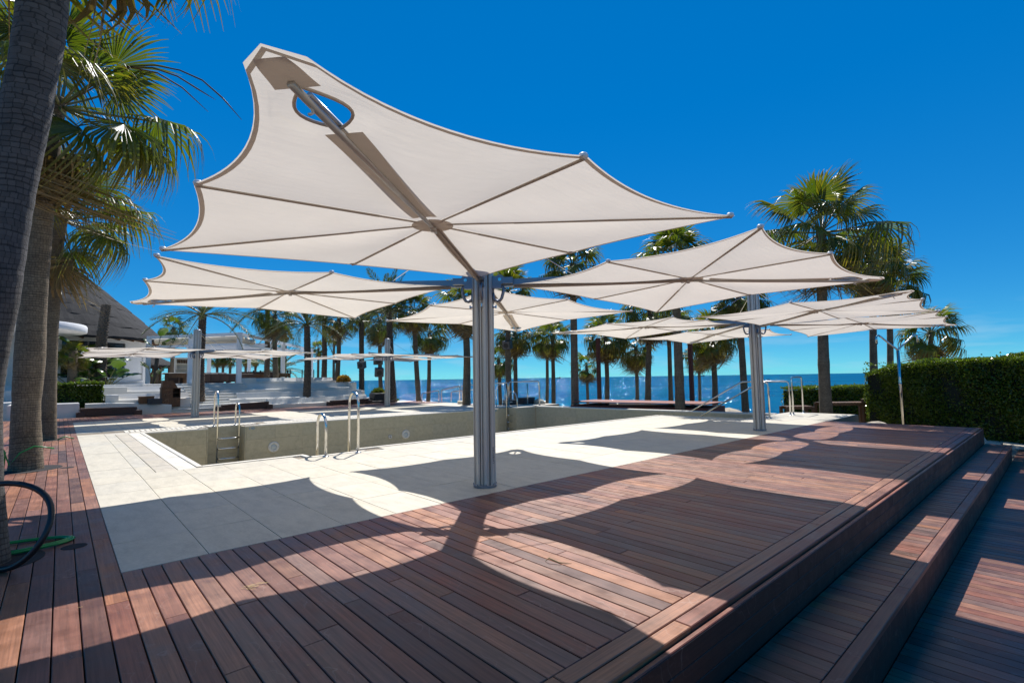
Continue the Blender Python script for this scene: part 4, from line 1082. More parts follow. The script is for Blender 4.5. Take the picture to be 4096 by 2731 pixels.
m = MB(); m.chbox(12.62, 13.9, 25.35, 26.0, 0, .12, .02); o = m.build('wicker_pouffe', M['wicker']); tag(o, 'low brown wicker pouffe beside the rightmost sofa', 'pouffe')
# carved cabinet
M['teak'] = wood_mat('old_teak', axis=2, stops=[(0, (0.13, 0.062, 0.026)), (.5, (0.17, 0.082, 0.034)), (1, (0.10, 0.05, 0.024))], rough=.6)
t = empty('carved_cabinet', (3.62, 26.3, .22)); tag(t, 'tall carved wooden cabinet with open shelves and a sloping lectern top', 'cabinet')
def cb(nm, x0, x1, y0, y1, z0, z1, mat='teak'):
    m = MB(); m.chbox(x0, x1, y0, y1, z0, z1, .006); return m.build(nm, M[mat], t)
cb('side_panel', -.34, .05, -.02, .02, 0, .80); cb('side_panel', -.36, -.33, 0, .5, 0, .86); cb('side_panel', .31, .34, 0, .5, 0, .82)
cb('shelf', .05, .31, .02, .5, .60, .62); cb('shelf', .05, .31, .02, .5, .40, .42); cb('back_panel', -.33, .31, .48, .5, 0, .8); cb('top', -.38, .37, -.04, .54, .80, .83)
cb('door', .055, .18, -.012, .01, .03, .40); cb('door', .185, .305, -.012, .01, .03, .40); cb('plinth', -.33, .31, .02, .46, 0, .03)
m = MB(); m.add([(-.34, 0, .83), (.20, 0, .83), (.20, .5, .83), (-.34, .5, .83), (-.32, .02, 1.16), (.02, .02, 1.16), (.02, .48, 1.16), (-.32, .48, 1.16)], [(0,1,5,4), (2,3,7,6), (3,0,4,7), (3,2,1,0)]); m.build('lectern_top', M['teak'], t)
m = MB(); m.add([(.20, -.01, .83), (.23, -.01, .83), (.05, -.01, 1.17), (.02, -.01, 1.17), (.20, .5, .83), (.23, .5, .83), (.05, .5, 1.17), (.02, .5, 1.17)], [(0,1,2,3), (5,4,7,6), (1,5,6,2), (0,3,7,4), (3,2,6,7), (0,4,5,1)]); m.build('sloping_board', M['teak'], t)
M['chalk'] = plain('pale_carving', (0.34, 0.22, 0.13), .8)
for pts in ([(-.27, .52), (-.22, .60), (-.18, .53), (-.13, .61), (-.10, .55), (-.02, .62)], [(-.30, .20), (-.22, .30), (-.12, .32), (-.08, .24), (-.14, .16), (-.06, .08)], [(-.26, .12), (-.18, .24), (-.24, .30), (-.17, .36), (-.08, .34)], [(-.22, .72), (-.17, .76), (-.10, .74)]):
    m = MB(); m.tube([(x, -.022, z) for x, z in pts], .005, 4); m.build('carving', M['chalk'], t)
t = empty('wooden_chest', (2.74, 26.35, .40)); tag(t, 'plain wooden chest left of the carved cabinet', 'chest')
m = MB(); m.chbox(-.26, .26, -.15, .25, 0, .29, .01); m.build('body', M['teak'], t); m = MB(); m.chbox(-.28, .28, -.17, .27, .291, .315, .008); m.build('lid', M['teak'], t)
for x in (-.09, .09): m = MB(); m.box(x-.006, x+.006, -.156, -.15, .0, .285); m.build('batten', M['teak'], t)
t = empty('dark_box', (3.02, 26.1, .38)); tag(t, 'small dark box with a key hole in front of the wooden chest', 'box')
M['slate'] = plain('dark_slate', (0.030, 0.036, 0.042), .6, nscale=20)
m = MB(); m.chbox(-.26, .24, -.1, .2, 0, .235, .01); m.build('body', M['slate'], t); m = MB(); m.box(-.12, -.10, -.104, -.1, .09, .16); m.build('keyhole', M['black'], t)

# --- hedges: a leaf mass round a near-black core that stands in for inner shade
M['hedge_leaf'] = frond_mat('hedge_leaf', [(0, (0.050, 0.085, 0.012)), (.4, (0.085, 0.130, 0.016)), (.75, (0.13, 0.18, 0.02)), (1, (0.035, 0.060, 0.012))], (0.14, 0.17, 0.02), .38, .22)
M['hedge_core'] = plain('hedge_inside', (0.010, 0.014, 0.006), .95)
def hedge(name, path, z0, ztops, thick, n, label, cat='hedge', leaf=.035, seed=5, bulge=.06, group=None):
    """path: ground polyline of the front face; leaves on front, top, ends"""
    rg = random.Random(seed); t = empty(name, (path[0][0], path[0][1], z0)); tag(t, label, cat, group)
    P = [Vector((x, y, 0)) for x, y in path]; o0 = Vector((path[0][0], path[0][1], z0))
    seg = [(P[i+1]-P[i]).length for i in range(len(P)-1)]; tot = sum(seg)
    def at(s):
        i = 0
        while i < len(seg)-1 and s > seg[i]: s -= seg[i]; i += 1
        f = min(1, s/seg[i]); tt = (P[i+1]-P[i]).normalized(); zt = ztops[i]+(ztops[i+1]-ztops[i])*f
        return P[i].lerp(P[i+1], f), tt, Vector((-tt.y, tt.x, 0)), zt
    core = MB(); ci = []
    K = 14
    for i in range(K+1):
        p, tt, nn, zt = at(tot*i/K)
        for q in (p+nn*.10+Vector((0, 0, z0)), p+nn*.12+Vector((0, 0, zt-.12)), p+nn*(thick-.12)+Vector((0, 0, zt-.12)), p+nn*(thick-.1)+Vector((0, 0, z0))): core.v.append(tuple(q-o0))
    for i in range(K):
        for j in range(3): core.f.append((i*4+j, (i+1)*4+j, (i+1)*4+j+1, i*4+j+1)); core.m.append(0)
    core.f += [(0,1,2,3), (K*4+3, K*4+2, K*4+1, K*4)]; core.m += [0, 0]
    core.build('shade_core', M['hedge_core'], t)
    m = MB(); tips = []
    for k in range(n):
        s = rg.uniform(-.06, tot+.06); p, tt, nn, zt = at(max(0, min(tot, s))); p = p+tt*(s-max(0, min(tot, s)))
        hgt = zt-z0; r_ = rg.random(); fr = hgt/(hgt+thick*.8)
        lumpy = bulge*(math.sin(s*2.3+seed)+math.sin(s*5.1+2*seed+1.7))*.5
        if r_ < fr: z = z0+hgt*rg.random()**.9; dpt = rg.uniform(-.03, .11)-lumpy-bulge*math.sin(z*4+s*3)*.6; out = -nn
        elif r_ < fr+.06: z = z0+hgt*rg.random(); dpt = rg.uniform(0, thick); p = at(0)[0]-tt*rg.uniform(0, .06) if rg.random() < .5 else at(tot)[0]+tt*rg.uniform(0, .06); out = -nn
        else: z = zt+rg.uniform(-.08, .03)+lumpy*.8+(rg.random() < .03)*rg.uniform(0, .10); dpt = rg.uniform(0, thick); out = Vector((0, 0, 1))
        c_ = p+nn*dpt+Vector((0, 0, z))-o0
        d_ = Vector((rg.gauss(0, 1), rg.gauss(0, 1), rg.gauss(.2, .8)))+out*1.0; d_.normalize()
        sd = d_.cross(Vector((rg.gauss(0, 1), rg.gauss(0, 1), rg.gauss(0, 1)))).normalized()
        L_ = leaf*rg.uniform(.7, 1.35); w_ = L_*.42
        up_ = sd.cross(d_)*(.15*L_)
        m.add([c_-d_*L_*.5, c_+sd*w_+up_, c_+d_*L_*.6, c_-sd*w_+up_], [(0, 1, 2), (0, 2, 3)]); tips += [rg.random()]*4
    me = m.mesh('foliage', M['hedge_leaf'], False, False); set_tip(me, tips); o = mesh_obj('foliage', me, t); tag(o, kind='stuff')
    return t
hedge('clipped_hedge', [(-.6, 26.65), (1.28, 26.65)], .30, [1.32, 1.33], 1.2, 9000, 'small square clipped hedge left of the white benches', leaf=.06, seed=3)
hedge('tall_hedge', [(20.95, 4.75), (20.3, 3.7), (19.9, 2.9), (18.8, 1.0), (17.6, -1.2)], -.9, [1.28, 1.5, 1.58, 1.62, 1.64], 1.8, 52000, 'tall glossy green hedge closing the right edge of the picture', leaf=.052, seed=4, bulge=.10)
hedge('low_hedge', [(24.0, 8.1), (26.4, 5.8)], -1.0, [.62, .70], 1.0, 9000, 'low dark hedge behind the tallest palm and the wooden frames', leaf=.07, seed=6)

# --- thatched round house
HC = W(30, -28.5, 1.2); RW, RR = 5.25, 6.35
house = empty('thatched_house', HC); tag(house, 'round white house with a layered dark thatch roof', 'house')
def ring_wall(r0, r1, a0, a1, z0, z1, n_=40):
    m = MB(); vs = []
    for i in range(n_+1):
        a = a0+(a1-a0)*i/n_
        for (r_, z) in ((r0, z0), (r0, z1), (r1, z1), (r1, z0)): vs.append((r_*math.cos(a), r_*math.sin(a), z))
    m.add(vs, [(i*4+j, (i+1)*4+j, (i+1)*4+(j+1) % 4, i*4+(j+1) % 4) for i in range(n_) for j in range(4)]+[(3,2,1,0), (n_*4, n_*4+1, n_*4+2, n_*4+3)]); return m
def wall_ang(px, py=1450):
    """azimuth on the wall seen along a given bearing (fraction right of the view axis)"""
    b_ = math.atan((px-2048)/1995.0); dv = d0*math.cos(b_)+r0*math.sin(b_); c2 = Vector((HC.x, HC.y, 0)); k = dv.dot(c2); q = k*k-(c2.length_squared-RW*RW); s_ = k-math.sqrt(max(0, q)); P = dv*s_-c2
    return math.atan2(P.y, P.x)
AW0, AW1 = wall_ang(235), wall_ang(500)
if AW0 > AW1: AW0, AW1 = AW1, AW0
AM = wall_ang(415)
M['plaster'] = plain('white_plaster', (0.74, 0.73, 0.71), .8, nscale=14, namt=.05, bumps=.35)
ring_wall(RW, RW-.3, AW1, AW0+2*math.pi, -.6, 2.95, 60).build('wall', M['plaster'], house, sharp=R(30))
ring_wall(RW, RW-.3, AW0, AW1, -.6, .36, 16).build('wall', M['plaster'], house, sharp=R(30))
ring_wall(RW, RW-.3, AW0, AW1, 2.55, 2.95, 16).build('wall', M['plaster'], house, sharp=R(30))
M['window_glass'] = plain('window_glass', (0.02, 0.026, 0.03), .06); M['window_glass'].node_tree.nodes['Principled BSDF'].inputs['Transmission Weight'].default_value = .35
fr = ring_wall(RW+.02, RW-.1, AW0, AW0+.012, .36, 2.55, 1); 
for (a0, a1, z0, z1) in ((AW1-.012, AW1, .36, 2.55), (AM-.006, AM+.006, .36, 2.55), (AW0, AW1, .36, .44), (AW0, AW1, 2.47, 2.55)):
    q = ring_wall(RW+.021, RW-.1, a0, a1, z0, z1, 10); fr.add(q.v, q.f)
fr.build('window_frame', M['white_metal'], house)
for a0, a1 in ((AW0+.012, AM-.006), (AM+.006, AW1-.012)):
    ring_wall(RW-.04, RW-.05, a0, a1, .44, 2.47, 8).build('pane', M['window_glass'], house)
ring_wall(RW-1.6, RW-1.65, AW0-.4, AW1+.4, -.2, 2.9, 12).build('inner_wall', plain('dim_room', (0.05, 0.055, 0.055), .9), house)  # dimness of the room is put into this wall colour
q = ring_wall(RW-1.2, RW-1.25, AM+.03 if AM < AW1 else AM, AM+.10, .4, 2.2, 4); q.build('curtain', M['white'], house)
# pipe on the wall
m = MB(); aR = wall_ang(566); pts = []
for i in range(9): a = aR+(AW0-.02-aR)*0; pts.append(((RW+.05)*math.cos(aR), (RW+.05)*math.sin(aR), 2.1-1.75*i/8))
for i in range(10):
    a = aR+((AW0+AW1)/2-aR)*i/9; pts.append(((RW+.05)*math.cos(a), (RW+.05)*math.sin(a), .26-.02*i))
m.tube(pts, .035, 8); m.build('wall_pipe', M['plaster'], house, smooth=True)
# thatch: stacked courses, each proud of the next, roughened
M['thatch'] = plain('dark_thatch', (0.013, 0.0125, 0.0125), .95, nscale=18, namt=.6, bumps=1.0)
def thatch(parent, R0, z0, z1, rings, seed, r_top=.25):
    rg = random.Random(seed); NS = 150
    for c in range(rings):
        q0 = c/rings; q1 = (c+1)/rings; m = MB(); vs = []
        ra = R0+(r_top-R0)*q0; za = z0+(z1-z0)*q0; rb = R0+(r_top-R0)*min(1, q1+.03); zb = z0+(z1-z0)*min(1, q1+.03)
        lip = .055
        prof = [(ra-.12, za-.16), (ra+lip*.6, za-.14), (ra+lip, za-.02), (ra*.72+rb*.28+lip*.75, za*.72+zb*.28), (ra*.4+rb*.6+lip*.4, za*.4+zb*.6), (rb, zb)]
        for i, (r_, z) in enumerate(prof):
            for j in range(NS):
                a = 2*math.pi*j/NS; e = rg.uniform(-.02, .02) if 0 < i < 5 else 0
                w_ = .015*math.sin(a*7+c)+.010*math.sin(a*17+c*2)
                vs.append(((r_+e+w_)*math.cos(a), (r_+e+w_)*math.sin(a), z+(rg.uniform(-.035, .01)+w_*.4 if i in (1, 2) else e*.5)))
        m.add(vs, [(i*NS+j, i*NS+(j+1) % NS, (i+1)*NS+(j+1) % NS, (i+1)*NS+j) for i in range(5) for j in range(NS)])
        m.build('thatch_course', M['thatch'], parent)
thatch(house, RR, 2.78, 8.45, 9, 9)
for k in range(40):   # rafter ends under the eave
    a = 2*math.pi*k/40
    m = MB(); m.tube([((RW-.2)*math.cos(a), (RW-.2)*math.sin(a), 2.82), ((RR-.45)*math.cos(a), (RR-.45)*math.sin(a), 2.62)], .07, 8); m.build('rafter', M['teak'], house)
# white rendered canopy disc, in front of the house
t = empty('canopy_disc', W(22.3, -23.3, 0)); tag(t, 'round white flat canopy edge showing behind the left palm trunks', 'canopy')
m = MB(); m.lathe([(.01, 3.72), (3.1, 3.72), (3.2, 3.75), (3.22, 3.8), (3.22, 4.02), (3.18, 4.08), (.01, 4.12)], 96); m.build('roof_slab', M['plaster'], t, smooth=False, sharp=R(35))
m = MB(); m.cyl((0, 0), .3, 0, 3.9, 24); m.build('column', M['plaster'], t, smooth=True)
# second, smaller thatched hut beyond
hut = empty('thatched_hut', W(38, -29.5, 1.2)); tag(hut, 'small thatched bar hut behind the pergola plants', 'hut')
thatch(hut, 3.4, 1.45, 3.0, 4, 19)
for k in range(8):
    a = 2*math.pi*k/8; m = MB(); m.cyl((2.8*math.cos(a), 2.8*math.sin(a)), .09, 0, 1.5, 10); m.build('post', M['teak'], hut)
m = MB(); m.cyl((0, 0), 2.2, 0, .9, 24); m.build('counter', M['teak'], hut)
# cut-off palm stem by the window
q = Vector((1.6, 34.2, 1.0)); r_ = Vector((1.66, 34.22, 5.5))
root = empty('palm_stump', q); tag(root, 'tall leafless date palm stem standing before the thatched house', 'palm stem')
trunk_mesh([Vector((0, 0, 0)), (r_-q)*.5+Vector((-.1, .1, 0)), r_-q], [.30, .25, .22], 40, 110, 'date', 9).build('trunk', M['date_trunk'], root)
# broad-leaved plants (bird of paradise) by the house
M['banana'] = frond_mat('broad_leaf', [(0, (0.035, 0.075, 0.014)), (.5, (0.055, 0.11, 0.018)), (1, (0.09, 0.15, 0.022))], (0.12, 0.13, 0.03), .18, .3)
def broad_leaf(L_, w_, seed):
    rg = random.Random(seed); m = MB(); tips = []
    k = 9; base = 0
    m.mi = 1; pts = [Vector((L_*.9*(i/5)*.5, 0, L_*.9*(i/5)*.9)) for i in range(6)]; m.tube(pts, [.022-.002*i for i in range(6)], 5); tips = [0]*len(m.v); m.mi = 0
    o_ = pts[-1]; b0 = len(m.v)
    for i in range(k+1):
        q = i/k; hw = w_*(math.sin(math.pi*min(1, .06+q*.94))**.7); x = o_.x+L_*(.55*q); z = o_.z+L_*(.75*q-.45*q*q); tear = rg.uniform(-.02, .03)
        m.v += [(x, -hw, z-.35*hw+tear), (x, -hw*.5, z-.05*hw), (x, 0, z), (x, hw*.5, z-.05*hw), (x, hw, z-.35*hw-tear)]; tips += [.5*q, .2, .1, .2, .5*q]
    for i in range(k):
        for j in range(4): m.f.append((b0+i*5+j, b0+(i+1)*5+j, b0+(i+1)*5+j+1, b0+i*5+j+1)); m.m.append(0)
    me = m.mesh('leaf', [M['banana'], M['petiole']], True, False); set_tip(me, tips); return me
BL = [broad_leaf(.9, .19, 1), broad_leaf(1.1, .22, 2), broad_leaf(.75, .17, 3)]
def broad_plant(loc, n, sc, label, seed, stem=0.0):
    rg = random.Random(seed); t = empty('broad_leaf_plant', loc); tag(t, label, 'plant', 'broad-leaved plants by the thatched house')
    if stem:
        m = MB(); m.tube([(0, 0, -.1), (.03, 0, stem*.5), (.05, .03, stem)], [.13, .11, .09], 10); m.build('stem', M['date_trunk'], t, smooth=True)
    for k in range(n):
        low_ = stem and k % 3 == 0
        o = mesh_obj('leaf', rg.choice(BL), t, (rg.uniform(-.15, .15), rg.uniform(-.15, .15), (.0 if low_ else stem)), (rg.uniform(-.25, .25), rg.uniform(-.15, .6), k*2.4+rg.uniform(-.4, .4)), (sc*rg.uniform(.8, 1.15),)*3)
broad_plant((3.9, 34.0, 1.15), 16, 1.0, 'broad-leaved plant with a tall bare stem at the right corner of the thatched house', 31, 1.7)
broad_plant((.55, 34.2, 1.0), 14, 1.35, 'broad-leaved plant behind the clipped hedge, yellow-green leaf on the left', 32)
broad_plant((1.75, 33.2, 1.0), 12, 1.25, 'broad-leaved plant behind the clipped hedge with low arching leaves on the right', 33)
broad_plant((1.15, 34.9, 1.2), 18, 1.7, 'tall dark broad-leaved plant against the window of the thatched house', 34, .5)
palm('fan', 'small shaggy fan palm under the round white canopy', [W(24.5, -21.6, .9), W(24.5, -21.6, 2.0), W(24.5, -21.6, 2.9)], [.2, .18, .16], W(24.5, -21.6, 2.7), False, 300, 18, 4, .5, 'small fan palms by the house', sep=False)

# --- pergola
M['cream'] = plain('cream_awning', (0.62, 0.55, 0.43), .7)
pg = empty('pergola', (7.0, 29.4, 1.24)); tag(pg, 'white metal pergola with retracted cream awnings above the tables', 'pergola')
PA = Vector((5.2, 31.95, 0))-Vector((7.0, 29.4, 0)); PB = Vector((15.2, 41.4, 0))-Vector((7.0, 29.4, 0)); PC = PA*1.9
def beam(nm, a, b_, w_, h_, mat='white_metal', par=pg):
    a = Vector(a); b_ = Vector(b_); L_ = (b_-a).length; t_ = (b_-a).normalized(); s_ = t_.cross(Vector((0, 0, 1)))
    s_ = s_.normalized() if s_.length > 1e-4 else Vector((1, 0, 0)); u_ = s_.cross(t_)
    m = MB(); vs = []
    for e in (a, b_):
        for (i, j) in ((-1, -1), (1, -1), (1, 1), (-1, 1)): vs.append(e+s_*(i*w_/2)+u_*(j*h_/2))
    m.add(vs, [(3,2,1,0), (4,5,6,7), (0,1,5,4), (1,2,6,5), (2,3,7,6), (3,0,4,7)]); return m.build(nm, M[mat], par)
ZP = 2.66
for q in (Vector((0, 0, 0)), PA, PC, PB, PB*.5, PB+PC, PB*.5+PC): beam('post', q, q+Vector((0, 0, ZP)), .22, .22)
for a, b_ in ((Vector(), PC), (Vector(), PB), (PC, PB+PC), (PB, PB+PC), (PB*.5, PB*.5+PC)): beam('frame_beam', a+Vector((0, 0, ZP-.08)), b_+Vector((0, 0, ZP-.08)), .12, .16)
for a, b_ in ((Vector(), PC), (Vector(), PB)): beam('frame_beam', a+Vector((0, 0, ZP-.62)), b_+Vector((0, 0, ZP-.62)), .10, .12)
for k in range(1, 14):
    a = PB*(k/14); beam('roof_slat', a+Vector((0, 0, ZP-.40)), a+PC+Vector((0, 0, ZP-.40)), .07, .10)
for k in range(3):
    m = MB(); a = PC*.02+Vector((.3+.35*k, .25+.3*k, ZP-.28-.07*k)); b_ = PC*.98+Vector((.3+.35*k, .25+.3*k, ZP-.28-.07*k)); m.tube([a, b_], .16, 10); m.build('rolled_awning', M['cream'], pg, smooth=True)
# bar: white counter, shelf cabinet, wicker stools or panels, tables
t = empty('bar_counter', (5.9, 34.6, 1.23)); tag(t, 'white topped bar counter under the pergola', 'counter')
m = MB(); m.chbox(-1.55, 1.65, -.05, .65, .55, .63, .01); m.build('counter_top', M['white'], t); m = MB(); m.box(-1.4, 1.5, .1, .5, 0, .55); m.build('counter_front', M['wicker'], t)
t = empty('shelf_cabinet', (5.45, 35.6, 1.23)); tag(t, 'white open shelf unit with bottles, left of the far-left mast', 'shelf')
for (x0, x1, z0, z1) in ((-.42, -.34, 0, 1.55), (.34, .42, 0, 1.55), (-.34, .34, 1.47, 1.55), (-.34, .34, 1.18, 1.21), (-.34, .34, .88, .91), (-.34, .34, .58, .61)):
    m = MB(); m.box(x0, x1, 0, .35, z0, z1); m.build('board', M['white'], t)
m = MB(); m.box(-.34, .34, .33, .35, 0, 1.47); m.build('back_panel', M['white'], t)
for k in range(7):
    m = MB(); x = -.26+.085*k; m.lathe([(.001, 0), (.03, 0), (.03, .14), (.012, .19), (.012, .24), (.001, .24)], 8, (5.45+x, 35.72, 2.44)); o = m.build('bottle', M['teak'], smooth=True); tag(o, ('first', 'second', 'third', 'fourth', 'fifth', 'sixth', 'seventh')[k]+' small amber bottle from the left on the white shelf unit', 'bottle', 'amber bottles on the shelf unit')
for k in range(8):
    q = Vector((5.25+.52*k, 33.6-.28*k*0+.12*k, 1.23)); t = empty('wicker_armchair', q); 
    tag(t, ('brown wicker armchair %s in the row before the bar counter' % ('first from the left', 'second from the left', 'third from the left', 'left of the middle pair', 'right of the middle pair', 'third from the right', 'second from the right', 'last on the right')[k]), 'armchair', 'brown wicker armchairs under the pergola')
    m = MB(); m.chbox(-.24, .24, -.04, .06, .05, .56, .02); m.build('backrest', M['wicker'], t); m = MB(); m.chbox(-.22, .22, .06, .5, .12, .34, .02); m.build('seat', M['wicker'], t)
    for s_ in (-1, 1): m = MB(); m.chbox(s_*.225-.03, s_*.225+.03, .0, .5, .0, .42, .01); m.build('arm', M['wicker'], t)
def table(x, y, L_, label, z=1.23, wd=.7, mat='teak'):
    t = empty('wooden_table', (x, y, z)); tag(t, label, 'table', 'wooden tables on the upper terrace')
    m = MB(); m.chbox(-L_/2, L_/2, -wd/2, wd/2, .52, .57, .006); m.build('table_top', M[mat], t)
    for sx in (-1, 1):
        for sy in (-1, 1): m = MB(); m.box(sx*(L_/2-.12)-.05, sx*(L_/2-.12)+.05, sy*(wd/2-.1)-.04, sy*(wd/2-.1)+.04, 0, .52); m.build('leg', M[mat], t)
    m = MB(); m.box(-L_/2+.1, L_/2-.1, -wd/2+.08, -wd/2+.11, .32, .51); m.build('apron', M[mat], t)
table(4.75, 33.2, 1.1, 'dark wooden table beside the tall-stemmed broad-leaved plant')
table(9.4, 35.2, .95, 'reddish wooden table left of the smooth slim palm trunk')
table(10.6, 34.0, 1.0, 'reddish wooden table right of the smooth slim palm trunk')
for x, y, lb in ((9.25, 35.2, 'small black lantern on the left end of the left wooden table'), (9.6, 35.0, 'small black lantern on the right end of the left wooden table'), (11.0, 34.1, 'small black lantern on the right-hand wooden table')):
    m = MB(); m.lathe([(.001, 0), (.05, 0), (.06, .12), (.05, .2), (.001, .2)], 10, (x, y, 1.80)); o = m.build('lantern', M['black'], smooth=True); tag(o, lb, 'lantern', 'small black table lanterns')
# glass wind screen with dark stanchions
gs = empty('glass_screen', (11.8, 33.4, 1.23)); tag(gs, 'frameless glass wind screen with dark stanchions behind the top bench', 'glass screen')
gm, nt, n, l, b_ = newmat('screen_glass'); setin(b_, Roughness=.02); b_.inputs['Transmission Weight'].default_value = 1.0; b_.inputs['Base Color'].default_value = (.85, .95, .95, 1); b_.inputs['IOR'].default_value = 1.1; M['glass'] = gm
for k in range(6):
    x = -1.6+.75*k; m = MB(); m.box(x, x+.7, 0, .012, .08, .70); m.build('pane', M['glass'], gs)
    m = MB(); m.box(x-.04, x+.01, -.02, .03, 0, .78); m.build('stanchion', M['black'], gs)
m = MB(); m.chbox(8.6, 11.2, 35.6, 35.75, 1.2, 1.93, .01); o = m.build('timber_screen', M['wicker']); tag(o, 'dark timber screen behind the wooden tables', 'screen')
# orange flowering bush
M['bloom'] = frond_mat('orange_bloom', [(0, (0.42, 0.17, 0.02)), (.45, (0.38, 0.24, 0.03)), (.75, (0.15, 0.17, 0.03)), (1, (0.45, 0.12, 0.02))], (.4, .2, .03), .3, .5)
def leaf_ball(name, c, rad, n, leaf, mat, label, cat, seed, flat=.75, group=None):
    rg = random.Random(seed); t = empty(name, c); tag(t, label, cat, group); m = MB(); tips = []
    for k in range(n):
        v = Vector((rg.gauss(0, 1), rg.gauss(0, 1), rg.gauss(0, 1))).normalized()*rad*rg.uniform(.55, 1.05); v.z = abs(v.z)*flat*1.3
        d_ = (v.normalized()+Vector((rg.gauss(0, .6), rg.gauss(0, .6), rg.gauss(0, .6)))).normalized(); sd = d_.cross(Vector((rg.gauss(0, 1), rg.gauss(0, 1), 1))).normalized(); L_ = leaf*rg.uniform(.7, 1.3)
        m.add([v-d_*L_*.4, v+sd*L_*.35, v+d_*L_*.6, v-sd*L_*.35], [(0, 1, 2), (0, 2, 3)]); tips += [rg.random()]*4
    me = m.mesh('foliage', M[mat], False, False); set_tip(me, tips); o = mesh_obj('foliage', me, t); tag(o, kind='stuff')
    m = MB(); m.tube([(0, 0, -.3 if c[2] > 1 else -1.3), (0, 0, rad*.5)], [.05, .03], 6); m.build('stem', M['petiole'], t)
leaf_ball('flowering_bush', (12.72, 29.3, 1.20), .40, 1500, .09, 'bloom', 'round orange flowering bush at the end of the top white bench', 'bush', 41)
leaf_ball('spiky_bush', (13.9, 27.2, .35), .42, 900, .16, 'fan_green', 'untidy green bush at the foot of the right-hand date palm', 'bush', 42)
leaf_ball('ground_shrub', (14.8, 27.6, -.05), .6, 900, .12, 'hedge_leaf', 'low green shrub beside the black equipment box', 'shrub', 43, .4)
# loudspeakers on the palms and boxes at their feet
def speaker(c, face, sz, label, grille='grey'):
    t = empty('loudspeaker', c); tag(t, label, 'loudspeaker', 'loudspeakers strapped to the palms')
    an = math.atan2(face[1], face[0])+math.pi/2; Mx = Matrix.Rotation(an, 4, 'Z') @ Matrix.Rotation(R(12), 4, 'X')
    w_, d_, h_ = sz
    m = MB(); m.box(-w_/2, w_/2, 0, d_, -h_/2, h_/2, Mx); m.build('cabinet', M['black'], t)
    m = MB(); m.box(-w_/2+.015, w_/2-.015, -.012, -.002, -h_/2+.015, h_/2-.015, Mx); m.build('grille', M['speaker_grille'], t)
    m = MB(); m.tube([Mx @ Vector((0, d_*.5, 0)), Mx @ Vector((0, d_+.25, .02))], .025, 6); m.build('bracket', M['black'], t)
    m = MB(); m.tube([Mx @ Vector((.0, -.014, -.03*h_)), Mx @ Vector((.0, -.018, -.03*h_))], min(w_, h_)*.32, 18); m.build('cone', M['black'], t)
M['speaker_grille'] = plain('speaker_grille', (0.09, 0.09, 0.095), .5)
speaker((13.15, 27.95, 2.14), (-.75, -.66), (.42, .35, .40), 'grey loudspeaker tilted on the date palm at the right end of the benches')
speaker((16.0, 31.3, 2.6), (-.4, -.9), (.62, .42, .62), 'upper of two loudspeakers on the dark palm left of the middle mast')
speaker((16.1, 31.3, 1.75), (-.3, -.9), (.56, .42, .58), 'lower of two loudspeakers on the dark palm left of the middle mast')
speaker((17.95, 20.35, 3.03), (-.9, -.45), (.44, .40, .44), 'loudspeaker on the tall palm trunk right of the large mast')
speaker((12.5, 29.95, 2.45), (-.3, -.9), (.34, .3, .26), 'small loudspeaker on the slim palm above the flowering bush')
m = MB(); m.chbox(12.95, 13.75, 25.75, 26.4, 0, .52, .02); o = m.build('subwoofer', M['black']); tag(o, 'big black speaker box on the deck left of the middle mast', 'speaker box')
t = empty('equipment_crate', (16.75, 17.55, 0)); tag(t, 'blue-grey flight case lying beyond the pool ladder', 'crate')
m = MB(); m.chbox(-.35, .35, -.22, .22, .0, .25, .02); m.build('body', M['slate'], t); m = MB(); m.chbox(-.36, .36, -.23, .23, .25, .31, .02); m.build('lid', M['slate'], t)
t = empty('black_box', (15.75, 17.6, 0)); tag(t, 'small black box left of the blue-grey case beyond the ladder', 'box'); m = MB(); m.chbox(-.3, .3, -.2, .2, 0, .24, .02); m.build('body', M['black'], t)
m = MB(); m.box(-.2, -.06, -.203, -.2, .13, .17); m.build('sticker', M['white'], t)
m = MB(); m.lathe([(.001, .0), (.28, .0), (.3, .05), (.3, .14), (.27, .16), (.001, .16)], 28, (15.08, 20.4, 0)); o = m.build('round_planter', M['coping'], sharp=R(30)); tag(o, 'low round pale stone planter by the sloping rails', 'planter')
